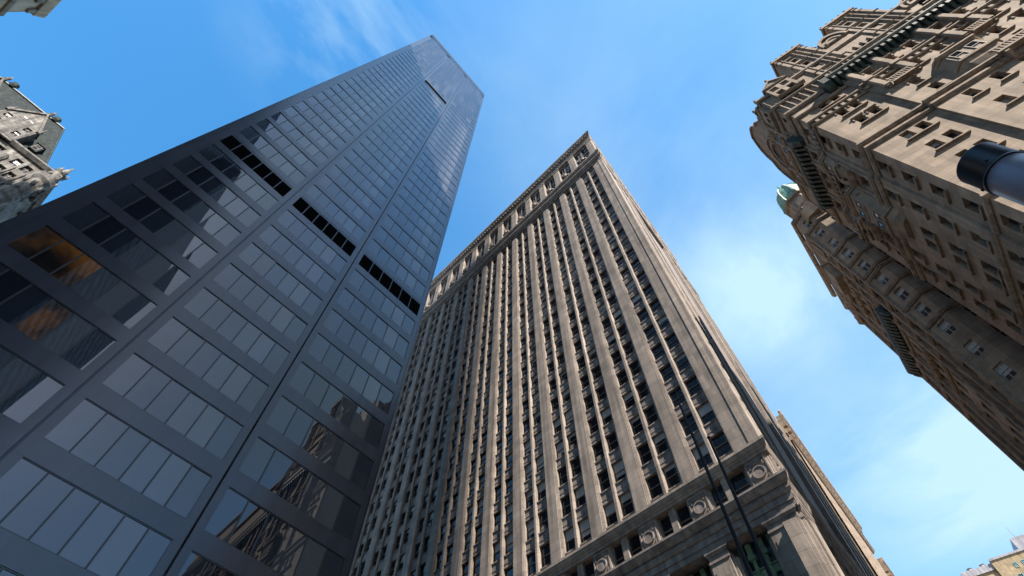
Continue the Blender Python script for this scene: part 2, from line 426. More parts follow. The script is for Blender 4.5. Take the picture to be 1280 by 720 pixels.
def both(mb, pts, f1=80., w1=50.):
    """moulding that turns the corner"""
    # mitre angle between the two faces (they meet at 82.6 degrees)
    t = math.tan(RAD((180-97.4)/2)); t = 1/math.tan(RAD(97.4/2))
    EQF.prof(mb, 8.7, f1, pts, e0=t, e1=0); EQW.prof(mb, 0, w1, [(x*.4 if x > 0 else x, z) for x, z in pts], e0=t*2.2, e1=0)
def cornice(name, prof_list, mt='lime'):
    m = MB()
    for pts in prof_list: both(m, pts)
    return m.build(name, M[mt], eq)
# cornice under the shaft
cornice('ledge_cornice', [[(-1,34.85),(.16,34.85),(.16,35.12),(-1,35.12)], [(-1,35.12),(.22,35.12),(.5,35.55),(.5,35.72),(-1,35.72)], [(-1,35.72),(.56,35.72),(.56,36.0),(-1,36.14)]])
# window storey with carved blocks
ring = lambda F, mb, s, z, r, t, d0, d1, n=20, a0=0, a1=2*math.pi: [mb.hexa(
    [F.p(s+math.cos(a)*rr, d0, z+math.sin(a)*rr) for a, rr in ((A0,r-t),(A1,r-t),(A1,r),(A0,r))],
    [F.p(s+math.cos(a)*rr, d1, z+math.sin(a)*rr) for a, rr in ((A0,r-t),(A1,r-t),(A1,r),(A0,r))]) for A0, A1 in [(a0+(a1-a0)*i/n, a0+(a1-a0)*(i+1)/n) for i in range(n)]]
def carved_block(F, c, w=2.0):
    m = MB(); F.box(m, c-w/2, c+w/2, 31.9, 34.86, -1, -.02); F.box(m, c-w/2-.14, c+w/2+.14, 31.9, 34.85, -1, -.2); F.box(m, c-w/2-.26, c+w/2+.26, 31.9, 34.84, -1, -.42)
    o = m.build('carved_block', M['lime'], eq)
    r = MB(); z = 33.35
    ring(F, r, c, z, .58, .57, -.03, .10); ring(F, r, c, z, .60, .10, -.03, .16)
    for dx in (-1, 1):
        F.box(r, c+dx*.62-.07, c+dx*.62+.07, z+.55, z+.98, -.03, .07); F.box(r, c+dx*.66-.05, c+dx*.66+.05, z-.95, z-.45, -.03, .07)
    F.box(r, c-.55, c+.55, z+.93, z+1.05, -.03, .08)
    for dx in (-1, 1): F.box(r, c+dx*.88-.045, c+dx*.88+.045, z-1.2, z+1.2, -.03, .06)
    for dz in (-1.2, 1.12): F.box(r, c-.835, c+.835, z+dz, z+dz+.08, -.03, .055)
    r.build('medallion', M['lime_d'], o)
carved_block(EQF, 10.1); carved_block(EQW, 1.45)
PCW = [14.6-7.15, ]
for i, c in enumerate(PC):
    carved_block(EQF, c)
    mc = c-2.8 if i else 13.25
    m = MB(); EQF.bev(m, mc-.37, mc+.37, 31.9, 34.86, -1, -.08, .08); m.build('stone_mullion', M['lime'], eq)
    for x in (mc-1.05, mc+1.05): ew.add(EQF, x, 32.05, -.62, 1.5, 2.78, 'sash', 0)
for c in PW:
    carved_block(EQW, c)
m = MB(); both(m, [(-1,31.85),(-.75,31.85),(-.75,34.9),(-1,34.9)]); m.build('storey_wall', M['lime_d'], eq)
cornice('entablature', [[(-1,29.4),(.05,29.4),(.05,29.9),(-1,29.9)], [(-1,29.9),(.14,29.9),(.14,30.5),(-1,30.5)], [(-1,30.5),(.24,30.5),(.40,30.75),(.40,30.85),(-1,30.85)],
    [(-1,30.85),(.30,30.85),(.30,31.15),(-1,31.15)], [(-1,31.15),(.42,31.15),(.8,31.55),(.8,31.7),(-1,31.7)], [(-1,31.7),(.86,31.7),(.86,31.9),(-1,32.02)]], 'lime_d')
# base: pilasters and big bronze framed windows
def pilaster(F, c, w=1.75):
    m = MB(); F.box(m, c-w/2, c+w/2, 0, 28.4, -1.6, -.08); F.box(m, c-w/2+.22, c+w/2-.22, 3, 27.7, -.5, -.03)
    F.box(m, c-w/2-.2, c+w/2+.2, 0, 28.4, -1.6, -.35); F.box(m, c-w/2-.4, c+w/2+.4, 0, 28.4, -1.6, -.6)
    o = m.build('pilaster', M['lime'], eq)
    k = MB(); F.box(k, c-w/2-.06, c+w/2+.06, 28.4, 28.6, -1.6, .0); F.box(k, c-w/2, c+w/2, 28.6, 28.95, -1.6, -.06); F.prof(k, c-w/2-.05, c+w/2+.05, [(-1.6,28.95),(.0,28.95),(.16,29.2),(.16,29.39),(-1.6,29.39)], .9, .9)
    k.build('capital', M['lime_d'], o)
pilaster(EQF, 10.35, 2.6); pilaster(EQW, 1.5, 2.6)
for c in PC: pilaster(EQF, c)
for c in PW: pilaster(EQW, c)
prev = 10.35+1.7
for i, c in enumerate(PC[:6]):
    a, b = prev, c-1.25
    gm = MB(); EQF.box(gm, a-.2, b+.2, 8, 29.38, -1.5, -1.4); o = gm.build('base_window', M['glass'], eq)
    fm = MB()
    for t in (a+.12, a+(b-a)*.31, a+(b-a)*.69, b-.12): EQF.bev(fm, t-.16, t+.16, 8, 29.3, -1.4, -1.12, .05)
    for z in (10, 14.2, 18.4, 22.6, 26.4): EQF.box(fm, a, b, z, z+.55, -1.4, -1.18); EQF.box(fm, a, b, z+.6, z+.72, -1.4, -1.1)
    for t in (a+(b-a)*.31, a+(b-a)*.69):
        EQF.box(fm, t-.3, t+.3, 27.9, 28.3, -1.4, -1.0); EQF.box(fm, t-.22, t+.22, 28.3, 29.2, -1.4, -1.05)
    fm.build('bronze_frame', M['bronze'], o); prev = c+1.25
m = MB(); EQF.box(m, 30, 80, 0, 29.4, -1.5, -1.3); EQW.box(m, 2, 50, 0, 34, -1.5, -.9); m.build('base_wall', M['lime_d'], eq)
# cornice above the shaft
cornice('upper_ledge', [[(-1,130.0),(.12,130.0),(.12,131.2),(-1,131.2)], [(-1,131.2),(.25,131.2),(.75,131.9),(.75,132.3),(-1,132.3)], [(-1,132.3),(.15,132.3),(.15,134.6),(-1,134.6)],
    [(-1,134.6),(.35,134.6),(.7,135.3),(.7,135.9),(-1,136.0)], [(-1,136.),(.2,136.),(.2,137.6),(-1,137.6)]], 'lime_d')
dn = MB()
for i in range(118): EQF.box(dn, 9+i*.6, 9.3+i*.6, 130.75, 131.2, .12, .38)
dn.build('dentils', M['lime_d'], eq)
m = MB(); both(m, [(-1.2,137),(-.95,137),(-.95,151),(-1.2,151)]); m.build('loggia_wall', M['lime_d'], eq)
cen = [9.7]+PC
for i, c in enumerate(cen):
    w = 1.0 if i else .95
    m = MB(); EQF.bev(m, c-w, c+w, 137.6, 150.0, -1, .05, .12); EQF.box(m, c-w-.12, c+w+.12, 149.2, 149.9, -1, .17); EQF.box(m, c-w-.12, c+w+.12, 137.6, 138.5, -1, .15)
    m.build('loggia_pier', M['lime'], eq)
    if i:
        p = cen[i-1]+(1.0 if i > 1 else .95); a, b = p, c-1.0; q = (b-a)/4
        mm = MB()
        EQF.box(mm, a+2*q-.25, a+2*q+.25, 137.6, 150.2, -1, -.45); EQF.box(mm, a, b, 143.4, 144.6, -1, -.55); EQF.box(mm, a, b, 148.8, 150.2, -1, -.4); EQF.box(mm, a, b, 137.6, 139.4, -1, -.4)
        for t in (1, 3): EQF.box(mm, a+t*q-.12, a+t*q+.12, 139.4, 148.8, -1, -.6)
        o = mm.build('loggia_screen', M['lime_d'], eq)
        for t in range(4):
            for z in (139.45, 144.65): ew.add(EQF, a+(t+.5)*q, z, -.86, q-.2, 3.9)
        k = MB(); s = (a+b)/2      # carved cartouche on the sill
        k.lathe(EQF.p(s, .35, 137.4), [(.1,0),(.5,.3),(.62,.9),(.45,1.5),(.55,1.8),(.2,2.2)], 10)
        for dx in (-.8, .8): k.lathe(EQF.p(s+dx, .28, 137.5), [(.1,0),(.3,.2),(.35,.6),(.15,1.)], 8)
        k.build('cartouche', M['lime'], eq)
m = MB()
for i in range(9):
    s = 0.2+i*5.9
    if 16 < s < 28: continue
    EQW.bev(m, s, s+1.9, 137.6, 150, -1, .05, .12)
m.build('loggia_piers', M['lime'], eq)
cornice('top_cornice', [[(-1,149.95),(.1,149.95),(.1,150.6),(-1,150.6)], [(-1,150.6),(.2,150.6),(.2,151.2),(-1,151.2)], [(-1,151.2),(.05,151.2),(.05,152.6),(-1,152.6)],
    [(-1,152.6),(.2,152.6),(.42,153.2),(.42,153.5),(-1,153.5)], [(-1,153.5),(.5,153.5),(.95,154.3),(.95,154.7),(-1,154.7)], [(-1,154.7),(1.02,154.7),(1.02,155.3),(-1,155.6)]])
m = MB()
for i in range(72): EQF.box(m, 9.2+i, 9.55+i, 152.85, 153.48, .2, .8)
m.build('cornice_brackets', M['lime_d'], eq)
m = MB(); p = [EQF.p(9.3,-.6,155.4), EQF.p(80,-.6,155.4), EQF.p(80,-45,155.4), EQW.p(50,-40,155.4), EQW.p(50,-.6,155.4), EQW.p(.6,-.6,155.4)]
m.hexa(p, [q+Vector((0,0,.5)) for q in p]); m.build('roof', M['roof_d'], eq)
ew.build(100)
place_at(eq, EQF.p(40,-20,0))

# ------------------------------------------------------------------ narrow buildings further along the street, behind the stone skyscraper
def along(name, label, s0, s1, H, mt, crest=True, fl=3.9):
    t = thing(name, label, 'building'); w = MB(); ws = WinSet(t, M['glass'], M['frame'])
    op = []
    n = int((s1-s0)/3.4)
    for i in range(n):
        c = s0+1.7+i*3.4
        for k in range(int((H-8)/fl)-1):
            op.append((c-.7, c+.7, 6+k*fl, 8.2+k*fl)); ws.add(EQW, c, 6+k*fl, -.3, 1.4, 2.2)
    EQW.wall(w, s0, s1, 0, H-5, op, 0, .3); EQW.box(w, s0, s1, 0, H-5, -25, -.34); EQW.box(w, s0, s1, H-5, H-1.2, -25, -.02)
    w.build('wall', mt, t)
    c = MB(); EQW.prof(c, s0, s1, [(-.3,H-7.2),(.3,H-7.2),(.75,H-6.6),(.75,H-6.3),(-.3,H-6.3)]); EQW.prof(c, s0, s1, [(-.3,H-1.6),(.4,H-1.6),(1.25,H-.5),(1.3,H),(-.3,H)])
    for i in range(int((s1-s0)/2.2)): EQW.box(c, s0+i*2.2, s0+.9+i*2.2, H-3.2, H-1.6, -.05, .8)
    c.build('cornice', M['tan_d'], t)
    if crest:
        f = MB()
        for i in range(int((s1-s0)/4.4)+1):
            p = EQW.p(s0+.5+i*4.4, 1.0, H); f.lathe(p, [(.35,0),(.4,.4),(.18,.7),(.35,1.2),(.05,1.9)], 8)
        EQW.box(f, s0, s1, H, H+.5, .6, 1.1); f.build('roof_cresting', M['brown'], t)
    ws.build(30); place_at(t, EQW.p((s0+s1)/2, -12, 0))
along('crested_building', 'tan building with a row of finials on its cornice, edge-on behind the grey skyscraper', 60.5, 108, 92, M['tan'])
along('plain_building', 'lower tan building at the far end of the street wall, past the finial-topped one', 109, 160, 84, M['tan'], crest=False)

# ------------------------------------------------------------------ ornate limestone building (right, near)
C1 = (37.6, 13.7)
N = Fr(C1, 127., 217.); E_ = Fr(C1, 36.8, 306.8)
rb = thing('ornate_building', 'ornate sunlit tan stone building with gables, pinnacles and a green bracketed cornice, behind the lamp', 'building')
rw = WinSet(rb, M['glass'], M['frame'], M['tan_d'])
NW, EW = 62., 19.4
rowsN = [27.3, 31.3, 35.3, 39.3, 43.3, 47.2, 51.1, 55.05, 59.9, 63.0, 66.9, 71.6]
def facade(F, colsx, rows, L, W0, wh, keep=lambda c, z: True, sill=(.22,.26)):
    op = []
    for (a, b) in colsx:
        for z in rows:
            if not keep((a+b)/2, z): continue
            op.append((a, b, z, z+wh)); rw.add(F, (a+b)/2, z+.02, -.42, b-a, wh-.03, 'sash', None, (.29,.68))
    return op
pairs = [(2.5,3.42),(4.05,4.97)]
rest = []
x = 8.75
k = 0
while x < 60:
    rest.append((x, x+.92))
    x += 2.55 if k % 3 != 2 else 3.3
    k += 1
inor = lambda c, z: not (10.9 < c < 16.3 and 58.5 < z < 65.5)
opN = facade(N, pairs, [z for z in rowsN if z not in (59.9,)], NW, 0, 2.0)
opN2 = [(a, b, z, z+2.0) for a, b in rest for z in rowsN if inor((a+b)/2, z)]
for a, b, z, z1 in opN2: rw.add(N, (a+b)/2, z+.02, -.12, b-a, 1.97, 'sash', None, (.3,.7))
wm = MB()
N.wall(wm, 0, 6.75, 0, 76, opN, 0, .45)
N.wall(wm, 6.75, NW, 0, 76, opN2, .35, .5)
N.box(wm, 6.6, 6.75, 0, 76, -.3, .352)
rowsE = [27, 31, 35, 39, 43.05, 47.05, 51.08, 55.05, 60.0, 63.6, 67.0, 71.4]
EC = [(1.35,2.6),(5.0,6.2),(8.45,9.65),(10.1,11.3),(13.65,14.85),(16.5,17.7)]
opE = [(a, b, z, z+2.3 if z < 60 else z+2.0) for a, b in EC for z in rowsE if not (7.5 < a < 12 and 55 < z < 66)]
opE1 = [o for o in opE if o[0] < 3.8 or o[0] > 15.6]; opE2 = [o for o in opE if 3.8 < o[0] < 15.6]
E_.wall(wm, 0, 3.8, 0, 76, [o for o in opE1 if o[0] < 4], 0, .5); E_.wall(wm, 15.6, EW, 0, 76, [o for o in opE1 if o[0] > 15], 0, .5)
E_.wall(wm, 3.8, 15.6, 0, 76, opE2, .28, .55)
for s in (3.72, 15.6): E_.box(wm, s, s+.08, 0, 76, -.3, .282)
for o in opE1: rw.add(E_, (o[0]+o[1])/2, o[2]+.02, -.47, o[1]-o[0], o[3]-o[2]-.03, 'sash', None, (.16,.76))
for o in opE2: rw.add(E_, (o[0]+o[1])/2, o[2]+.02, -.22, o[1]-o[0], o[3]-o[2]-.03, 'sash', None, (.16,.76))
wm.build('wall', M['tan'], rb)
bm_ = MB(); pts = [N.p(.9,-.9,0), N.p(NW,-.9,0), N.p(NW,-18.5,0), E_.p(EW,-.9,0)]
bm_.hexa(pts, [q+Vector((0,0,87.5)) for q in pts]); bm_.build('core', M['tan_d'], rb)
m = MB(); E_.box(m, EW-.02, EW+.0, 0, 86, -40, -.02); m.build('side_wall', M['tan'], rb)
def course(name, pts, mt='tan_d', offN=.35, offE=.28):
    t = 1.0
    for F, a, b, o, e in ((N,0,6.75,0,t), (N,6.6,NW,offN,0), (E_,0,3.8,0,t), (E_,3.7,15.7,offE,0), (E_,15.6,EW,0,0)):
        m = MB(); F.prof(m, a, b, [(d+o,z) for d, z in pts], e, 0); m.build(name, M[mt], rb)
course('string_course', [(-.3,57.55),(.14,57.55),(.3,57.85),(.3,58.2),(-.3,58.2)]); course('string_course', [(-.3,58.75),(.2,58.75),(.42,59.05),(.42,59.3),(-.3,59.4)])
course('belt_course', [(-.3,69.0),(.22,69.0),(.30,69.2),(-.3,69.25)]); course('belt_course', [(-.3,70.2),(.22,70.2),(.36,70.45),(.36,70.65),(-.3,70.7)])
m = MB()
for i in range(26): N.box(m, .5+i*.82, .9+i*.82, 69.2, 70.22, -.1, .2 if i < 8 else .52)
m.build('balusters', M['tan_d'], rb); m = MB()
for i in range(22): E_.box(m, .5+i*.82, .9+i*.82, 69.2, 70.22, -.1, .45)
m.build('balusters', M['tan_d'], rb)
course('string_course', [(-.3,41.8),(.14,41.8),(.3,42.1),(.3,42.4),(-.3,42.4)])
# main copper cornice on brackets
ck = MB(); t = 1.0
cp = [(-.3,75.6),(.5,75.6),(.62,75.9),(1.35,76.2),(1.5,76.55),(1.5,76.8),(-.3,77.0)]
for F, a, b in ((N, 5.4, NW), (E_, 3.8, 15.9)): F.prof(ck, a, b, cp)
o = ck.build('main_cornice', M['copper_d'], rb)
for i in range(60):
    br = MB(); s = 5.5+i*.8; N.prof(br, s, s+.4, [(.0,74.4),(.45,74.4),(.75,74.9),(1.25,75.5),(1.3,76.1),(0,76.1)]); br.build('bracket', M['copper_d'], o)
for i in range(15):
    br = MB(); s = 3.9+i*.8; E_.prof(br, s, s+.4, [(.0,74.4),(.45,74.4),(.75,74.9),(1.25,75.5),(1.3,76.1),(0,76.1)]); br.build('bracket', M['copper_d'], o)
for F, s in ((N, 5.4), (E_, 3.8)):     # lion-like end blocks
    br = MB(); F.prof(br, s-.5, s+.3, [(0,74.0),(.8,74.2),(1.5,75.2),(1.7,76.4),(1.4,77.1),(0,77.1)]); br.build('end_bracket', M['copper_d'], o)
m = MB(); cp2 = [(-.3,75.8),(.2,75.8),(.4,76.2),(.45,76.6),(-.3,76.7)]
N.prof(m, 0, 5.4, cp2, 1, 0); E_.prof(m, 0, 3.8, cp2, 1, 0); E_.prof(m, 15.9, EW, cp2); m.build('string_course', M['tan_d'], rb)
m = MB(); cp3 = [(-.3,73.3),(.2,73.3),(.34,73.6),(.34,73.8),(-.3,73.9)]
N.prof(m, 0, 6.6, cp3, 1, 0); E_.prof(m, 0, 3.7, cp3, 1, 0); m.build('string_course', M['tan_d'], rb)
# long hanging pilasters with rounded feet under the cornice, in pairs
for s in (7.7, 10.9, 16.3, 19.0, 24.6, 27.2, 33, 36, 42, 45, 51, 54):
    m = MB(); z0 = 66.2
    N.bev(m, s-.42, s+.42, z0+.5, 75.4, .3, .85, .15); N.bev(m, s-.34, s+.34, z0+.2, z0+.5, .3, .75, .15); N.bev(m, s-.2, s+.2, z0-.2, z0+.2, .3, .6, .1)
    N.box(m, s-.5, s+.5, 70.1, 70.7, .3, .97); m.build('hanging_pilaster', M['tan'], rb)
    # small railed balcony between
for a, b in ((8.1,10.5),(16.7,18.6),(25,26.8),(33.4,35.6)):
    m = MB(); N.box(m, a, b, 66.0, 66.3, .3, .95); N.box(m, a, b, 67.3, 67.5, .75, .92)
    for i in range(int((b-a)/.3)): N.box(m, a+.05+i*.3, a+.17+i*.3, 66.3, 67.3, .78, .9)
    m.build('balcony', M['tan_d'], rb)
# hooded oriel on the lit face
def oriel(F, a, b, z0, z1, d0, dd, hood=True, nw=2):
    c = .7
    m = MB()
    def lay(za, zb, e, e2):
        p = lambda z, e: [F.p(a-e,d0-.2,z), F.p(b+e,d0-.2,z), F.p(b+e,d0,z), F.p(b-c+e,d0+dd+e,z), F.p(a+c-e,d0+dd+e,z), F.p(a-e,d0,z)]
        m.hexa(p(za, e), p(zb, e2))
    lay(z0-1.9, z0-.9, -.5, -.15); lay(z0-.9, z0, -.15, .0); lay(z0, z0+.35, .18, .22); lay(z0+.35, z1, 0, 0); lay(z1, z1+.3, .12, .3); lay(z1+.3, z1+.55, .35, .35)
    if hood: lay(z1+.55, z1+1.8, .3, -.55)
    o = m.build('oriel', M['tan'], rb)
    w = (b-a-2*c)/nw
    for i in range(nw):
        for z in ([z0+.6] if z1-z0 < 4.5 else [z0+.7, z0+4.3]): rw.add(F, a+c+w*(i+.5), z, d0+dd+.02, w*.6, 1.9, 'sash', 0)
    return o
oriel(N, 11.3, 15.9, 61.0, 63.9, .35, .8); oriel(N, 29, 33, 61.0, 63.9, .35, .8)
oriel(E_, 7.7, 12.0, 57.4, 64.6, .28, 1.0)
oriel(E_, 4.2, 6.9, 66.0, 69.0, .28, .6, nw=1); oriel(E_, 12.9, 15.4, 66.0, 69.0, .28, .6, nw=1)
for F, a, b, d in ((E_,4.4,6.8,.28),(E_,13.0,15.5,.28),(E_,7.9,11.8,.28)):
    m = MB(); F.prof(m, a, b, [(d-.2,62.9),(d+.3,63.1),(d+.7,63.5),(d+.7,63.7),(d-.2,63.7)]); m.build('balcony_slab', M['tan_d'], rb); m = MB(); F.poly(m, [(a+.2,65.9),(b-.2,65.9),((a+b)/2,67.2)], d-.1, d+.4); F.box(m, a-.1, b+.1, 65.6, 65.9, d-.1, d+.5); m.build('window_hood', M['tan_d'], rb)
m = MB(); N.box(m, 13.6, 22, 58.4, 58.7, .3, 1.3); N.box(m, 13.6, 22, 59.5, 59.75, 1.1, 1.3)
for i in range(24): N.box(m, 13.7+i*.34, 13.85+i*.34, 58.7, 59.5, 1.14, 1.28)
for s in (13.9, 16.5, 19.1, 21.5): N.prof(m, s, s+.4, [(.3,57.2),(.6,57.2),(1.2,58.0),(1.2,58.4),(.3,58.4)])
m.build('balcony', M['tan_d'], rb)
# hood mouldings over the windows and slender shafts between them
for F, cols_, rows_, d, hh in ((E_, [c for c in EC if 3.8 < c[0] < 15.6], (60.0,63.6,67.0,71.4), .28, 2.0), (N, rest, (63.0,66.9,71.6), .35, 2.0), (N, pairs, (63.0,66.9,71.6), 0, 2.0)):
    for a, b in cols_:
        for z in rows_:
            if F is E_ and 7.5 < a < 12 and z < 66: continue
            if F is N and not inor((a+b)/2, z): continue
            if not inview(F.p(a, 0, z)): continue
            m = MB(); F.prof(m, a-.22, b+.22, [(d-.05,z+hh+.08),(d+.12,z+hh+.08),(d+.24,z+hh+.24),(d+.24,z+hh+.32),(d-.05,z+hh+.34)])
            F.box(m, a-.2, a-.06, z+hh-.5, z+hh+.078, d-.05, d+.1); F.box(m, b+.06, b+.2, z+hh-.5, z+hh+.078, d-.05, d+.1); m.build('hood_moulding', M['tan_d'], rb)
for s in (4.4, 7.0, 12.7, 15.2):
    m = MB(); E_.bev(m, s-.16, s+.16, 59.5, 74.4, .2, .52, .07); E_.bev(m, s-.26, s+.26, 66.2, 66.9, .2, .64, .07); E_.bev(m, s-.26, s+.26, 59.4, 60.1, .2, .64, .07); m.build('wall_shaft', M['tan_d'], rb)
for i in range(34):
    s = 12.1+i*.98 if i < 4 else 20.9+(i-4)*.98
    m = MB(); N.bev(m, s-.11, s+.11, 79.4, 83.6 if i < 4 else 80.5, -.2, .12, .05); m.build('attic_shaft', M['tan_d'], rb)
for i in range(7):
    s = .8+i*.92
    m = MB(); N.bev(m, s-.1, s+.1, 81.2, 82.0, -.2, .1, .04); N.bev(m, s-.1, s+.1, 77.0, 80.55, -.2, .1, .04); m.build('attic_shaft', M['tan_d'], rb)
# attic and gables
at = MB()
opA = [(2.5,3.3,78,79.9),(4.2,5.0,78,79.9)]
N.wall(at, 0, NW, 76, 86.6, opA+[(8.95,9.75,z,z+1.5) for z in (78.3,)], -.15, .5); E_.wall(at, 0, EW, 76, 86.6, [(1.4,2.2,78,79.9),(16.8,17.6,78,79.9)], -.15, .5)
for s in (2.9, 4.6): rw.add(N, s, 78, -.6, .8, 1.9)
for s in (1.8, 17.2): rw.add(E_, s, 78, -.6, .8, 1.9)
for pts in ([(-.3,80.6),(.1,80.6),(.3,80.95),(.3,81.2),(-.3,81.2)], [(-.3,86.0),(.05,86.0),(.25,86.4),(.25,86.8),(-.3,86.8)]):
    N.prof(at, 0, NW, pts, 1, 0); E_.prof(at, 0, EW, pts, 1, 0)
at.build('attic_wall', M['tan'], rb)
def finial(F, s, d, z, h, mt='tan_d', parent=None, r=.28):
    m = MB(); m.lathe(F.p(s,d,z), [(r*1.2,0),(r*1.2,.25*h),(r*.6,.32*h),(r*1.1,.5*h),(r*.8,.66*h),(r*.3,.75*h),(.03,h)], 8); return m.build('finial', M[mt], parent or rb)
# little gabled dormer of the corner pavilion
def dormer(F, a, b, z0, z1, peak, d, wins):
    m = MB(); F.wall(m, a, b, z0, z1, wins, d, .4); F.box(m, a, a+.06, z0, z1, -.2, d); F.box(m, b-.06, b, z0, z1, -.2, d)
    F.poly(m, [(a,z1),(b,z1),((a+b)/2,peak)], -.2, d); F.prof(m, a-.2, b+.2, [(d-.2,z0-.3),(d+.2,z0-.3),(d+.35,z0),(d-.2,z0+.02)])
    F.prof(m, a-.2, b+.2, [(d-.2,z1-.2),(d+.15,z1-.2),(d+.25,z1+.05),(d-.2,z1+.07)])
    s = (a+b)/2
    for sg in (-1, 1):
        e = a-.25 if sg < 0 else b+.25
        F.poly(m, [(e,z1+.05),(s,peak+.25),(s,peak-.1),(e-sg*.35,z1+.05)], -.2, d+.2)
    o = m.build('dormer', M['tan'], rb)
    for w in wins: rw.add(F, (w[0]+w[1])/2, w[2], d-.38, w[1]-w[0], w[3]-w[2])
    finial(F, s, d, peak+.1, 1.5, parent=o, r=.2)
dormer(N, 1.7, 5.2, 82.2, 87.6, 90.0, .45, [(2.1,3.1,82.9,84.5),(3.7,4.7,82.9,84.5),(2.1,3.1,85.2,86.8),(3.7,4.7,85.2,86.8)])
dormer(E_, .8, 3.4, 82.2, 86.6, 88.6, .4, [(1.2,1.9,83,84.8),(2.3,3.0,83,84.8)])
for F, s in ((N,.15),(N,6.6),(E_,3.8),(E_,15.7),(E_,19.1)): finial(F, s, -.4, 86.7, 2.6)
for s in (1.7, 5.2, 12.0, 13.9, 15.7, 21.2, 23.4, 27.9, 30.2): finial(N, s, -.2, 86.7 if s < 11 or s > 20 else 92.2, 1.7, r=.2)
# gabled towers over the lit face
def gtower(F, a, b, z0, z1, dep, d, ncol=1):
    op = [(c-.42, c+.42, z, z+1.6) for c in ([a+1.6] if ncol == 1 else [a+1.4, b-1.4]) for z in (80.8, 84.4, 88.0, 91.8)]
    m = MB(); F.wall(m, a, b, z0, z1, op, d, .4); F.box(m, a, b, z0, z1, d-dep, d-.45); F.box(m, a, a+.05, z0, z1, d-.5, d-.01); F.box(m, b-.05, b, z0, z1, d-.5, d-.01)
    for z in (83.2, 90.4, z1-1.5): F.prof(m, a-.15, b+.15, [(d-.2,z-.3),(d+.12,z-.3),(d+.3,z),(d-.2,z+.02)])
    F.box(m, a-.25, b+.25, z1-.6, z1, d-dep-.2, d+.3)
    F.box(m, a+.02, a+.45, z0, z1-.6, d, d+.18); F.box(m, b-.45, b-.02, z0, z1-.6, d, d+.18)
    o = m.build('gable_tower', M['tan'], rb)
    for w in op: rw.add(F, (w[0]+w[1])/2, w[2], d-.36, .84, 1.55)
    n = 5
    for sx in (a+.75, (a+b)/2+.35, b-1.2):
        k = MB(); F.bev(k, sx-.12, sx+.12, 79, z1-1.9, d, d+.22, .06); k.build('gable_shaft', M['tan_d'], o)
    for zz in (86.6, 94.0):
        k = MB(); F.prof(k, a-.05, b+.05, [(d-.1,zz),(d+.1,zz),(d+.26,zz+.25),(d-.1,zz+.3)]); k.build('gable_band', M['tan_d'], o)
    for i in range(n): mm = MB(); mm.ball(F.p(a+.1+(b-a-.8)*i/(n-1), d, z1+.3), .34); mm.build('ball_finial', M['tan_d'], o)
    s = MB(); p = F.p(b-.1, d-.3, z1); s.lathe(p, [(.55,0),(.5,.4),(.25,1.1),(.04,2.4)], 6); s.build('spire', M['roof_d'], o)
gtower(N, 7.3, 11.8, 77, 97.4, 5, -.05); gtower(N, 15.9, 20.6, 77, 97.4, 5, -.05)
def arcpts(sc, z, r, rz, n=14, a0=0, a1=math.pi): return [(sc+r*math.cos(a0+(a1-a0)*i/n), z+rz*math.sin(a0+(a1-a0)*i/n)) for i in range(n+1)]
def arch_gable(F, a, b, z0, zs, zt, d, slots=True):
    s = (a+b)/2; r = (b-a)/2
    m = MB(); F.poly(m, [(a,z0)]+[(b,z0)]+arcpts(s, zs, r, zt-zs), -.6, d)
    o = m.build('arched_gable', M['tan'], rb)
    k = MB()
    for rr, t, dd in ((r-.15, .35, .3), (r-.95, .25, .2)):
        pts = arcpts(s, zs, rr, (zt-zs)*rr/r, 18); pin = arcpts(s, zs, rr-t, (zt-zs)*(rr-t)/r, 18)
        for i in range(18): F.poly(k, [pts[i], pts[i+1], pin[i+1], pin[i]], d-.05, d+dd)
    for z in (z0+.6, z0+3.2, zs-.2): F.prof(k, a, b, [(d-.1,z),(d+.12,z),(d+.3,z+.3),(d-.1,z+.32)])
    k.build('arch_mouldings', M['tan_d'], o)
    if slots:
        for zz, hh in ((z0+1.2,1.5),(z0+4.,1.5)):
            nn = max(2, int((b-a-1)/.95))
            for i in range(nn):
                c = a+.9+(b-a-1.8)*(i+.5)/nn; q = MB(); F.box(q, c-.28, c+.28, zz, zz+hh, d, d+.03); q.build('attic_slot', M['louvre'], o)
        q = MB()
        for i in range(9): F.box(q, s-r*.5+i*r/9-.1, s-r*.5+i*r/9+.1, zs+.6, zs+1.5, d, d+.1)
        q.build('arcade', M['tan_d'], o)
arch_gable(N, 11.8, 15.9, 77, 89.4, 93.6, -.05)
arch_gable(N, 20.8, 30.5, 77, 84.2, 89.5, -.05, False)
q = MB(); N.poly(q, [(21.9,80.6),(29.4,80.6)]+arcpts(25.65, 82.4, 3.75, 3.4, 12), -.04, .0); q.build('arched_window', M['louvre'], rb)
q = MB()
for s in (23.8, 25.65, 27.5): N.box(q, s-.12, s+.12, 80.6, 85, -.02, .1)
N.box(q, 22, 29.3, 82.3, 82.6, -.02, .12); q.build('arched_window_frame', M['tan_d'], rb)
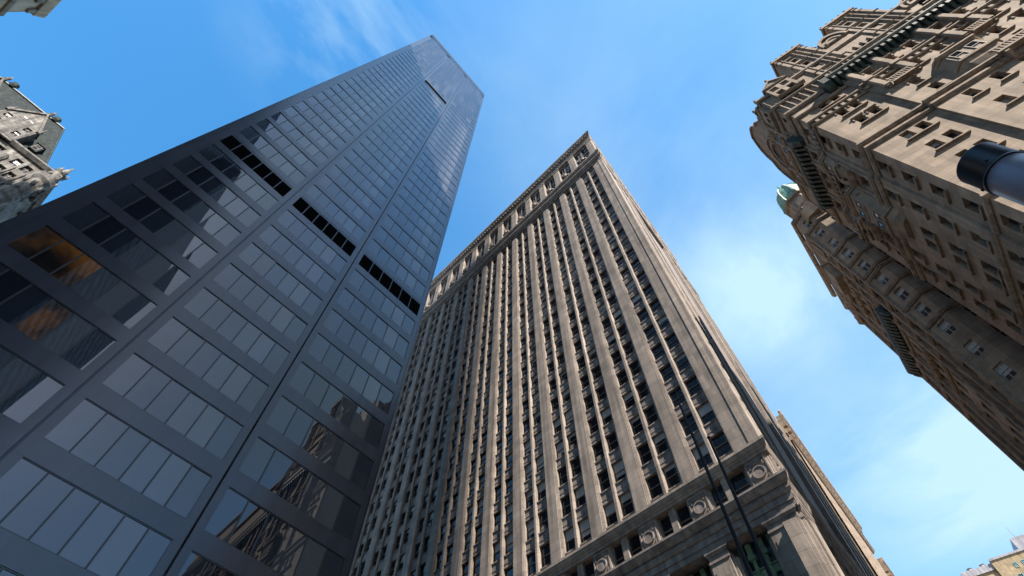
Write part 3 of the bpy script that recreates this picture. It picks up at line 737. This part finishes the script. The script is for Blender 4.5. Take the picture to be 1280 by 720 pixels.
# curved gable over the street face
gE = MB()
prof = [(3.9,86.6),(4.3,90.2),(4.9,92.0),(6.0,93.2),(6.4,95.0),(7.4,96.6),(8.7,97.6),(9.8,98.2),(10.9,97.6),(12.2,96.6),(13.1,95.0),(13.5,93.2),(14.6,92.0),(15.2,90.2),(15.6,86.6)]
E_.poly(gE, [(3.9,77),(15.6,77)]+prof[::-1], -1.0, .1); o = gE.build('curved_gable', M['tan'], rb)
k = MB()
for i in range(len(prof)-1):
    (a, za), (b, zb) = prof[i], prof[i+1]; E_.poly(k, [(a,za),(b,zb),(b,zb+.4),(a,za+.4)], -1.1, .4)
for r, zz in ((3.2, 86.8), (2.2, 86.8)):
    p1 = arcpts(9.75, zz, r, r*1.5, 18); p2 = arcpts(9.75, zz, r-.3, (r-.3)*1.5, 18)
    for i in range(18): E_.poly(k, [p1[i], p1[i+1], p2[i+1], p2[i]], .05, .45)
for z in (79.6, 82.5, 86.2): E_.prof(k, 3.9, 15.6, [(0,z),(.25,z),(.5,z+.35),(0,z+.4)])
for s in (4.6, 7.2, 12.3, 14.9): E_.bev(k, s-.3, s+.3, 77, 86.2, .05, .4, .1)
k.build('gable_mouldings', M['tan_d'], o)
for s in (5.9, 8.6, 10.9, 13.6):
    for z in (77.6, 83.2): rw.add(E_, s, z, .12, .9, 1.9)
for s in (9.1, 10.4): rw.add(E_, s, 88, .12, .8, 2.2)
for s, z in ((4.2,90.4),(6.2,94.),(9.75,98.4),(13.3,94.),(15.3,90.4)): finial(E_, s, -.3, z, 1.5, parent=o, r=.3)
m = MB(); pts = [N.p(1.2,-1.2,86), N.p(NW,-1.2,86), N.p(NW,-18,86), E_.p(EW-.5,-1.2,86)]; cx_ = sum((p for p in pts), Vector())/4
ap = [N.p(7,-7,95), N.p(NW-6,-7,95), N.p(NW-6,-16,95), E_.p(EW-2.5,-5,95)]
m.hexa(pts, ap); m.build('roof', M['slate'], rb)
m = MB(); E_.box(m, 8, 18.5, 84, 105, -32, -9); m.build('shade_block', M['tan'], rb)  # hidden block added behind the gables to keep sun off the domed building
rw.build(100)
place_at(rb, N.p(20,-9,0))

# ------------------------------------------------------------------ second stone building with green cupola
P1 = (53.2, 36.9); ch = az(160); P2 = (P1[0]+ch.x*2.9, P1[1]+ch.y*2.9)
E2 = Fr(P1, 38., 308.); CH = Fr(P1, 160., 250.); N2 = Fr(P2, 127., 217.)
tb = thing('domed_building', 'tan stone building with a green copper cupola on its corner, behind the ornate one', 'building')
tw = WinSet(tb, M['glass'], M['frame_l'], M['tan_d'])
rows2 = [38.4, 42.8, 47.2, 51.6, 56.0, 60.3, 64.6, 69.0, 73.4, 77.8, 82.2, 86.6, 91.0]
L2 = 19.6
opc = [(.85,2.05,z,z+2.25) for z in rows2]; opn = [(a,a+1.3,z,z+2.25) for a in (1.6,4.4,7.2,10,12.8) for z in rows2]
ope = [(a,a+1.2,z,z+2.25) for a in (1.6,4.2,7.2,9.4,11.6,14.4,17.2) for z in rows2 if z < 90]
wm = MB(); CH.wall(wm, 0, 2.9, 0, 94.8, opc, 0, .35); N2.wall(wm, 0, 6.2, 0, 94.8, [o for o in opn if o[0] < 6], 0, .35); N2.wall(wm, 6.2, 30, 0, 94.8, [o for o in opn if o[0] > 6], 0, .35); E2.wall(wm, 0, 2.0, 90, 94.8, [], 0, .3); E2.wall(wm, 0, L2, 0, 90, ope, 0, .4); wm.build('wall', M['tan'], tb)
for o in opc: tw.add(CH, 1.45, o[2], -.33, 1.2, 2.25, 'cross', random.choice((.4,.5,.6,.3)))
for o in opn: tw.add(N2, (o[0]+o[1])/2, o[2], -.33, 1.3, 2.25, 'sash', 0)
for o in ope: tw.add(E2, (o[0]+o[1])/2, o[2], -.36, 1.2, 2.25)
m = MB(); pts = [CH.p(.6,-.8,0), CH.p(2.6,-.8,0), N2.p(30,-.8,0), N2.p(30,-17,0), E2.p(L2,-.8,0)]; m.hexa(pts, [q+Vector((0,0,94)) for q in pts]); m.build('core', M['tan_d'], tb)
m = MB(); E2.box(m, L2-.03, L2, 0, 90, -26, -.03); m.build('side_wall', M['tan'], tb)
def course2(z, h, d):
    pts = [(-.2,z),(d*.5,z),(d,z+h*.6),(d,z+h),(-.2,z+h)]
    for F, e, u, v in ((CH,2.9,.4,.2),(N2,30,.2,0),(E2,L2,.4,0)): m = MB(); F.prof(m, 0, e, pts, u, v); m.build('string_course', M['tan_d'], tb)
for z in (41.2, 58.7, 63.0, 67.4, 71.4, 72.4, 76.4, 80.8, 89.6): course2(z, .55, .38)
course2(94.8, .9, .5)
# open pilaster strips and carved panels on the street face
for s in (.2, 3.3, 6.1, 13.4, 16.2, 19.2):
    m = MB(); E2.bev(m, s-.3, s+.3, 30, 89, -.1, .4, .1); m.build('pilaster', M['tan_d'], tb)
for s in (7.8, 10, 12.2):
    for z in (62.2, 79.9, 84.3): m = MB(); E2.prof(m, s-1, s+1, [(0,z-.3),(.4,z-.1),(.6,z+.3),(0,z+.9)]); m.build('window_hood', M['tan_d'], tb)
m = MB(); E2.prof(m, 4.6, 19.8, [(-.3,70.0),(.5,70.0),(1.1,70.6),(1.25,71.0),(1.25,71.25),(-.3,71.3)]); o = m.build('main_cornice', M['copper_d'], tb)
for i in range(19): m = MB(); s = 4.7+i*.8; E2.prof(m, s, s+.42, [(0,68.9),(.4,68.9),(.9,69.7),(1.05,70.3),(0,70.3)]); m.build('bracket', M['copper_d'], o)
# attic gable, chimney block and parapet towards the street
m = MB(); pf = [(2.0,90),(2.5,92.8),(4.6,94.6),(6.2,92.4),(7,90.4)]; E2.poly(m, [(2,86),(7,86)]+pf[::-1], -.8, .25); o = m.build('attic_gable', M['tan'], tb)
m = MB(); E2.box(m, 5.2, 9.4, 82.6, 87.2, -.5, 1.3); E2.prof(m, 5.0, 9.6, [(-.5,86.8),(1.4,86.8),(1.6,87.2),(-.5,87.4)]); m.build('attic_pavilion', M['tan'], tb)
m = MB(); E2.prof(m, 0, L2, [(-.3,89.9),(.3,89.9),(.6,90.4),(.6,90.7),(-.3,90.8)]); E2.prof(m, 9, L2, [(-.3,84.6),(.4,84.6),(.9,85.2),(.9,85.6),(-.3,85.7)])
for i in range(9): E2.box(m, 9.8+i*1.1, 10.3+i*1.1, 85.7, 86.6, .4, .8)
m.build('attic_cornice', M['tan_d'], tb)
for s, z, h in ((1.2,91,1.6),(4.6,94.5,1.6),(12,90.7,1.4),(15.5,90.7,1.4),(19.2,90.7,1.6)): finial(E2, s, .0, z, h, parent=tb)
DC = (56.6, 34.9)
m = MB(); m.lathe((*DC,0), [(3.05,92),(3.05,95.7),(3.05,99.5),(3.5,99.9),(3.5,100.5),(2.9,100.6)], 8, RAD(10)); o = m.build('drum', M['tan'], tb)
k = MB()
for i in range(8):
    a = RAD(10)+math.pi/4*(i+.5); p = (DC[0]+2.84*math.cos(a), DC[1]+2.84*math.sin(a), 0); Fd = Fr(p, 0, 0); Fd.n = Vector((math.cos(a),math.sin(a),0)); Fd.s = Vector((-math.sin(a),math.cos(a),0))
    Fd.box(k, -.55, .55, 96.4, 98.9, 0, .04); 
k.build('drum_opening', M['brown'], o)
dpro = [(3.05,100.6),(3.1,101.6),(2.98,103.2),(2.7,105.),(2.25,106.6),(1.6,107.9),(.8,108.8),(.25,109.1)]
m = MB(); m.lathe((*DC,0), dpro, 8, RAD(10)); d_ = m.build('dome', M['copper'], tb)
k = MB()
for i in range(8):
    a = RAD(10)+math.pi/4*i; ra = Vector((math.cos(a), math.sin(a), 0)); ta = Vector((-math.sin(a), math.cos(a), 0)); c = Vector((*DC, 0))
    for (r0, z0), (r1, z1) in zip(dpro[:-1], dpro[1:]):
        k.hexa([c+ra*(r0-.1)-ta*.2+Vector((0,0,z0)), c+ra*(r0-.1)+ta*.2+Vector((0,0,z0)), c+ra*(r0+.14)+ta*.14+Vector((0,0,z0)), c+ra*(r0+.14)-ta*.14+Vector((0,0,z0))],
               [c+ra*(r1-.1)-ta*.2+Vector((0,0,z1)), c+ra*(r1-.1)+ta*.2+Vector((0,0,z1)), c+ra*(r1+.14)+ta*.14+Vector((0,0,z1)), c+ra*(r1+.14)-ta*.14+Vector((0,0,z1))])
k.build('dome_rib', M['copper_l'], d_)
k = MB(); k.lathe((*DC,0), [(.5,109),(.55,109.5),(.2,109.8),(.25,110.3),(.05,111.8)], 8); k.build('finial', M['copper'], d_)
k = MB()
for i in range(8):
    a = RAD(10)+math.pi/4*i; k.lathe((DC[0]+3.3*math.cos(a), DC[1]+3.3*math.sin(a), 100.4), [(.26,0),(.3,.5),(.14,.7),(.03,1.7)], 6)
k.build('pinnacles', M['copper'], o)
tw.build(80)
place_at(tb, E2.p(10,-8,0))

# ------------------------------------------------------------------ white gothic tower with green roof (far left)
LC = (-92.9, 31.6)
LF = Fr(LC, 221., 131.); LS = Fr(LC, 311., 41.)
lt = thing('gothic_tower', 'white gothic terracotta tower with steep green roof and gabled dormers at the left edge', 'skyscraper')
lw = WinSet(lt, M['glass'], M['frame'])
rowl = [54+4.1*i for i in range(13)]
opl = [(a+d,a+d+1.25,z,z+2.4) for a in (2.6,8.0,13.4,18.8) for d in (0,1.9) for z in rowl]
wm = MB(); LF.wall(wm, 0, 26, 0, 108, opl, 0, .5); LS.wall(wm, 0, 24, 0, 108, [], 0); wm.build('wall', M['terra'], lt)
for o in opl: lw.add(LF, (o[0]+o[1])/2, o[2], -.48, 1.25, 2.4, 'cross')
m = MB()
for a in (.0, 6.3, 11.7, 17.1, 22.5):
    LF.bev(m, a, a+1.2, 0, 104, -.4, .7, .3)
for a in (2.1, 4.05, 7.5, 9.45, 12.9, 14.85): LF.bev(m, a+.0, a+.35, 50, 103, -.2, .35, .1)
m.build('buttress', M['terra'], lt)
for z in (86.5, 95., 107.):
    m = MB(); LF.prof(m, 0, 26, [(-.2,z),(.4,z),(.95,z+.7),(.95,z+1.1),(-.2,z+1.2)], 1, 0); m.build('cornice', M['terra'], lt)
    m = MB(); LS.prof(m, 0, 24, [(-.2,z),(.4,z),(.95,z+.7),(.95,z+1.1),(-.2,z+1.2)], 1, 0); m.build('cornice', M['terra'], lt)
# corner turret with corbels and crockets
m = MB(); m.lathe((*LC,0), [(.4,84),(1.3,86.2),(1.3,94),(1.7,95),(1.75,97),(1.3,97.4),(1.3,103),(1.8,104),(1.8,105.4),(1.1,105.8),(1.05,108.4),(1.3,108.8),(.7,109.6),(.1,113)], 10); o = m.build('corner_turret', M['terra'], lt)
for z, r, n in ((87,1.5,6),(90.5,1.5,6),(97.6,1.7,6),(101.,1.5,6),(105.8,1.5,6),(109.2,1.0,5)):
    for i in range(n):
        a = 2*math.pi*i/n+z; k = MB(); k.lathe((LC[0]+r*math.cos(a), LC[1]+r*math.sin(a), z-.5), [(.1,0),(.34,.5),(.38,1.),(.2,1.3),(.02,2.2)], 6); k.build('crocket', M['terra'], o)
for s in (3.6,4.9,10,15.4):
    k = MB(); k.lathe(LS.p(s, .6, 103.8), [(.5,0),(.55,1),(.3,1.3),(.02,3)], 6); k.build('crocket', M['terra'], lt)
# roof
R0 = 108.; RT = 127.5
base = [LF.p(2.4,-.4,R0), LF.p(26,-.4,R0), LF.p(26,-24,R0), LF.p(2.4,-24,R0)]
top = [LF.p(11,-4.7,RT), LF.p(26,-4.7,RT), LF.p(26,-13,RT), LF.p(11,-13,RT)]
m = MB(); m.hexa(base, top); o = m.build('roof', M['slate'], lt)
k = MB(); 
for a, b in ((top[0],top[1]),(base[0],top[0])):
    dv = (b-a); u = Vector((0,0,.35)); w = dv.cross(u).normalized()*.25
    k.hexa([a-w,a+w,b+w,b-w],[a-w+u,a+w+u,b+w+u,b-w+u])
k.build('ridge_capping', M['copper_d'], o)
for s in (13.6, 23.5): k = MB(); k.lathe(LF.p(s,-4.7,RT), [(.5,0),(.9,.6),(.55,1.1),(.8,1.7),(.1,2.6)], 8); k.build('ridge_finial', M['copper_d'], o)
def ldormer(a, b, z1, pk, d):
    ops = [(x, x+1.0, z, z+1.7) for z in (108.9, 111.8) for x in (a+.7, b-1.7)]+[((a+b)/2-1., (a+b)/2-.25, z1+.2, z1+1.4),((a+b)/2+.25, (a+b)/2+1., z1+.2, z1+1.4)]
    m = MB(); LF.wall(m, a, b, 107, z1, [q for q in ops if q[3] < z1], d, .3); LF.box(m, a, b, 107, z1, -4.6, d-.32)
    LF.poly(m, [(a,z1),(b,z1),((a+b)/2,pk)], -4.6, d)
    s = (a+b)/2
    for sg in (-1, 1):
        e = a-.3 if sg < 0 else b+.3
        LF.poly(m, [(e,z1-.1),(s,pk+.35),(s,pk-.35),(e-sg*.6,z1-.1)], -1, d+.3)
    o = m.build('gabled_dormer', M['terra'], lt)
    for q in ops[:4]: lw.add(LF, (q[0]+q[1])/2, q[2], d-.28, 1.0, 1.7, 'cross')
    for q in ops[4:]: lw.add(LF, (q[0]+q[1])/2, q[2], d+.02, .75, 1.2)
    k = MB(); k.lathe(LF.p(s, d-.2, pk), [(.3,0),(.5,.7),(.2,1),(.4,1.6),(.02,3)], 6); k.build('finial', M['terra'], o)
    for x in (a, b): k = MB(); k.lathe(LF.p(x, d, z1-.5), [(.4,0),(.45,1),(.2,1.3),(.02,3)], 6); k.build('crocket', M['terra'], o)
ldormer(8.9, 15.3, 114.3, 120.6, .9); ldormer(18.6, 25, 114.3, 120.6, .9)
k = MB(); LF.box(k, 6.0, 7.5, 110.4, 112.9, -4, -.3); LF.poly(k, [(5.8,112.9),(7.7,112.9),(6.75,114.6)], -4.5, -.1); d_ = k.build('roof_dormer', M['slate'], lt); lw.add(LF, 6.75, 110.6, -.26, 1.0, 1.9)
lw.build(70)
place_at(lt, LF.p(13,-12,0))

# ------------------------------------------------------------------ beige building whose corner comes in at the top left
BC = (-75., 1.6)
BF = Fr(BC, 124., 34.); BS = Fr(BC, 304.+90, 304.)
bb = thing('beige_building', 'flat beige masonry building whose roof corner shows in the top left corner of the picture', 'building')
Hb = 98.5
m = MB(); BF.box(m, 0, 40, 0, Hb, -30, 0); m.build('wall', M['beige'], bb)
for z in (Hb-17.3, Hb-9.4): m = MB(); BF.prof(m, -.25, 40, [(-.3,z),(.3,z),(.42,z+.35),(.42,z+.8),(-.3,z+.8)]); m.build('string_course', M['brown'], bb)
m = MB(); BF.prof(m, -.5, 40, [(-.3,Hb-2.6),(.35,Hb-2.6),(.5,Hb-2.2),(.8,Hb-1.2),(.8,Hb-.9),(-.3,Hb-.9)]); BF.prof(m, -.3, 40, [(-.3,Hb-.9),(.3,Hb-.9),(.3,Hb+.3),(-.3,Hb+.3)]); o = m.build('cornice', M['beige'], bb)
m = MB(); BF.prof(m, -.45, 40, [(-.3,Hb-2.9),(.4,Hb-2.9),(.4,Hb-2.62),(-.3,Hb-2.62)])
for i in range(16): BF.box(m, .2+i*2.4, .9+i*2.4, Hb-4.6, Hb-2.92, -.1, .35)
m.build('brackets', M['brown'], o)
bw = WinSet(bb, M['glass'], M['frame'])
for i in range(8):
    for k in range(16): bw.add(BF, 6+i*4, 20+k*4.3, .05, 1.5, 2.2)
bw.build(40); place_at(bb, BF.p(20,-15,0))
wb = thing('white_building', 'small white roof corner at the left edge of the picture, above the green gothic roof', 'building')
WF = Fr((-131.4, 12.5), 221., 131.)
m = MB(); WF.box(m, 0, 22, 0, 139, -20, 0); m.build('wall', M['pinkw'], wb)
m = MB(); WF.box(m, -.4, 22.4, 139.02, 140.2, -20.4, .4); m.build('parapet', M['brown'], wb)
ww = WinSet(wb, M['glass'], M['frame'])
for i in range(6):
    for k in range(20): ww.add(WF, 4+i*3.2, 30+k*5, .04, 1.4, 2.)
ww.build(10); place_at(wb, WF.p(11,-10,0))

# ------------------------------------------------------------------ ochre building, bottom right
OC = (113.5, 127.)
OF = Fr(OC, 124., 214.)
ob = thing('ochre_building', 'distant ochre apartment block with teal framed windows at the bottom right corner', 'building')
Ho = 86.
ow = WinSet(ob, M['glass'], M['frame_b'], M['ochre'])
m = MB(); OF.box(m, 0, 7, 0, Ho-2, -25, -.6); OF.box(m, 7, 70, 0, Ho-.2, -25, 0); m.build('wall', M['ochre'], ob)
m = MB(); OF.box(m, -.3, 7, Ho-1.98, Ho-.4, -25.3, -.3); OF.box(m, 7.02, 70.3, Ho-.18, Ho+.35, -25.3, .25); o = m.build('parapet', M['grey'], ob)
m = MB(); OF.box(m, 14.2, 24, Ho+.36, Ho+3.4, -12, -.3); p = m.build('roof_house', M['grey'], ob)
m = MB(); m.lathe(OF.p(15.6,-.5,Ho+3.4), [(.08,0),(.06,1.5),(.03,3.2)], 6); m.build('antenna', M['grey'], p)
for s in (2.2, 5.2): m = MB(); m.lathe(OF.p(s,-1.5,Ho-.4), [(.5,0),(.5,.7),(.7,.8),(.2,1.1)], 8); m.build('roof_vent', M['grey'], ob)
for s in range(12):
    for z in range(9):
        if s < 1: ow.add(OF, 4.3, Ho-8.5-z*3.6, -.57, .9, 2.1, 'sash', 0); continue
        ow.add(OF, 8.8+s*4.6-4.6, Ho-6.6-z*3.6, .03, .9, 2.0, 'cross', .3 if s % 2 else 0)
        ow.add(OF, 10.4+s*4.6-4.6+.0, Ho-6.6-z*3.6, .03, .9, 2.0, 'cross', 0)
for s in (11.2, 13.0): ow.add(OF, s, Ho-3.2, .03, .8, 1.2, 'cross', 0)
ow.build(40); place_at(ob, OF.p(30,-12,0))

# ------------------------------------------------------------------ street lamp, two poles
lp = az(72.93)*4.35; LX = (lp.x, lp.y)
la = thing('street_lamp', 'street lamp with black cap over a frosted cylindrical head at the right edge', 'street lamp')
m = MB(); m.lathe((*LX,0), [(.178,6.085),(.186,6.1),(.186,6.36),(.189,6.37),(.189,6.385),(.176,6.4),(.02,6.41)], 48); cap = m.build('lamp_cap', M['black'], la)
for i in range(4):
    a = i*math.pi/2+.5; k = MB(); k.lathe((LX[0]+.186*math.cos(a), LX[1]+.186*math.sin(a), 6.14), [(.004,-.012),(.014,-.008),(.014,.008),(.004,.012)], 8); k.build('screw', M['steel'], cap)
m = MB(); m.lathe((*LX,0), [(.168,5.05),(.181,5.07),(.181,6.055),(.17,6.07)], 48); m.build('lamp_lens', M['lens'], la)
m = MB(); m.lathe((*LX,0), [(.189,6.055),(.189,6.085)], 48); m.build('lamp_ring', M['black'], la)
m = MB(); m.lathe((*LX,0), [(.12,4.85),(.19,4.97),(.19,5.07)], 48); m.build('lamp_collar', M['black'], la)
m = MB(); m.lathe((*LX,0), [(.22,.13),(.22,.5),(.13,.7),(.1,1.2),(.075,4.86)], 16); m.build('pole', M['black'], la)
for p in la.children:
    for f in p.data.polygons: f.use_smooth = len(f.vertices) == 4
place_at(la, LX)
def pole(azm, d, top, knob, label):
    v = az(azm)*d; X = (v.x, v.y, 0); t = thing('flagpole', label, 'pole', 'black poles before the stone skyscraper')
    m = MB(); m.lathe(X, [(.13,.13),(.13,.6),(.058,.65),(.046,5),(.025,top)], 14); m.build('shaft', M['pole'], t, smooth=True)
    m = MB(); m.ball((X[0], X[1], top+.03), .04, 12); m.build('truck_ball', M['pole'], t, smooth=True)
    m = MB(); m.lathe(X, [(.03,knob),(.055,knob+.03),(.055,knob+.09),(.03,knob+.12)], 12); m.build('collar', M['pole'], t)
    place_at(t, (v.x, v.y))
pole(25.35, 9.0, 11.5, 8.65, 'taller of the two slim black poles before the grey stone base')
pole(27.15, 9.3, 10.2, 5.2, 'shorter of the two slim black poles before the grey stone base')

# ------------------------------------------------------------------ buildings across the street that the glass tower mirrors, and one added for shade
SA, SE_ = 151., 43.
QF = lambda E, Q: Vector((.829*E-.559*Q, -.559*E-.829*Q, 0))
def block(name, label, E0, E1, Q0, Q1, H, mt, stripes, fl=4.2):
    t = thing(name, label, 'building'); m = MB()
    p = [QF(E0,Q0), QF(E1,Q0), QF(E1,Q1), QF(E0,Q1)]
    m.hexa(p, [q+Vector((0,0,H)) for q in p]); m.build('wall', mt, t)
    s = MB()
    for k in range(int(H/fl)):
        z = k*fl+1.2
        for a, b in ((p[0],p[1]),(p[3],p[0])):
            u = (b-a).normalized(); nrm = Vector((u.y,-u.x,0)); c = (p[0]+p[2])/2
            if nrm.dot((a+b)/2-c) < 0: nrm = -nrm
            nn = max(2, int((b-a).length/6))
            for i in range(nn):
                x0 = a+(b-a)*((i+.08)/nn); x1 = a+(b-a)*((i+.92)/nn)
                s.quad(x0+nrm*.05+Vector((0,0,z)), x1+nrm*.05+Vector((0,0,z)), x1+nrm*.05+Vector((0,0,z+fl*.55)), x0+nrm*.05+Vector((0,0,z+fl*.55)))
    o = s.build('windows', stripes, t); o['kind'] = 'stuff'
    place_at(t, (p[0]+p[2])/2); return t
block('black_office_tower', 'black steel office tower seen as the dark reflection in the left windows of the tower', 24, 68, 37.3, 95, 224, M['steel'], M['joint'])
block('office_block', 'dark slab of offices across the street, seen only as a reflection in the glass tower', 50, 115, 30, 36.8, 187, M['roof_d'], M['joint'])
block('shade_tower', 'far dark tower added out of view to shade the left of the stone skyscraper', 217, 243, 96, 104, 440, M['steel'], M['glass'])  # unseen, added only to cast shade on the stone skyscraper's left front

# ------------------------------------------------------------------ light: sky with thin cloud, and the sun
sun = bpy.data.lights.new('sun', 'SUN'); sun.energy = 3.4; sun.angle = RAD(.53); sun.color = (1., .92, .82)
so = bpy.data.objects.new('sun', sun); COL.objects.link(so)
sd = az(SA)*math.cos(RAD(SE_)) + Vector((0,0,math.sin(RAD(SE_))))
so.rotation_euler = sd.to_track_quat('Z', 'Y').to_euler(); so.location = sd*300
W = bpy.data.worlds.new('World'); S.world = W; W.use_nodes = True
nt = W.node_tree; Nn = nt.nodes; Lk = nt.links
bg = Nn['Background']; bg.inputs['Strength'].default_value = .089
sky = Nn.new('ShaderNodeTexSky'); sky.sky_type = 'NISHITA'; sky.sun_disc = False
sky.sun_elevation = RAD(SE_); sky.sun_rotation = RAD(SA); sky.altitude = 0; sky.air_density = 1.0; sky.dust_density = .6; sky.ozone_density = 3.
tc = Nn.new('ShaderNodeTexCoord'); sep = Nn.new('ShaderNodeSeparateXYZ'); Lk.new(tc.outputs['Generated'], sep.inputs[0])
def math_(op, a, b=None, c=None):
    n = Nn.new('ShaderNodeMath'); n.operation = op
    for i, x in enumerate((a, b, c)):
        if x is None: continue
        if isinstance(x, (int, float)): n.inputs[i].default_value = x
        else: Lk.new(x, n.inputs[i])
    return n.outputs[0]
zc = math_('MAXIMUM', sep.outputs['Z'], .08)
cmb = Nn.new('ShaderNodeCombineXYZ'); Lk.new(math_('DIVIDE', sep.outputs['X'], zc), cmb.inputs[0]); Lk.new(math_('DIVIDE', sep.outputs['Y'], zc), cmb.inputs[1])
mp = Nn.new('ShaderNodeMapping'); mp.inputs['Rotation'].default_value = (0,0,RAD(35)); mp.inputs['Scale'].default_value = (1.15,.9,1); mp.inputs['Location'].default_value = (3.1,1.7,0); Lk.new(cmb.outputs[0], mp.inputs['Vector'])
n1 = Nn.new('ShaderNodeTexNoise'); n1.inputs['Scale'].default_value = 1.5; n1.inputs['Detail'].default_value = 9; n1.inputs['Roughness'].default_value = .58; n1.inputs['Distortion'].default_value = .5; Lk.new(mp.outputs[0], n1.inputs['Vector'])
def blob(x, y, r):      # cloud bank centred where the direction meets the cloud layer
    v = Nn.new('ShaderNodeVectorMath'); v.operation = 'DISTANCE'; Lk.new(cmb.outputs[0], v.inputs[0]); v.inputs[1].default_value = (x, y, 0)
    mr = Nn.new('ShaderNodeMapRange'); mr.interpolation_type = 'SMOOTHSTEP'; mr.inputs['From Min'].default_value = r; mr.inputs['From Max'].default_value = 0; Lk.new(v.outputs['Value'], mr.inputs['Value']); return mr.outputs[0]
CL = [(-.29,.05,.24,1.5),(-.1,.1,.3,.3),(.57,.52,.34,1.0),(1.25,1.05,.6,1.0),(.3,.3,.55,.3),(.9,.8,1.0,.3),(.2,-.5,.6,.8),(.9,-.4,.7,.9),(.5,-1.2,.7,.9),(-.4,-.9,.6,.7)]
acc = None
for x, y, r, w in CL:
    t = math_('MULTIPLY', blob(x, y, r), w); acc = t if acc is None else math_('ADD', acc, t)
mr = Nn.new('ShaderNodeMapRange'); mr.inputs['From Min'].default_value = .36; mr.inputs['From Max'].default_value = .70; Lk.new(n1.outputs['Fac'], mr.inputs['Value'])
hz = math_('MULTIPLY', blob(1.2, .95, 1.8), .44)      # thin veil, denser towards the horizon on the right
cf = math_('MINIMUM', math_('ADD', hz, math_('MULTIPLY', acc, mr.outputs[0])), .92)
mix = Nn.new('ShaderNodeMix'); mix.data_type = 'RGBA'; Lk.new(cf, mix.inputs['Factor']); hs = Nn.new('ShaderNodeHueSaturation'); hs.inputs['Saturation'].default_value = 1.28; hs.inputs['Hue'].default_value = .49; Lk.new(sky.outputs[0], hs.inputs['Color']); Lk.new(hs.outputs['Color'], mix.inputs['A']); mix.inputs['B'].default_value = (1.75,2.5,2.95,1)
Lk.new(mix.outputs['Result'], bg.inputs['Color'])
S.view_settings.view_transform = 'Standard'; S.view_settings.look = 'None'; S.view_settings.exposure = 2.1; S.view_settings.gamma = 1
S.view_settings.use_curve_mapping = False
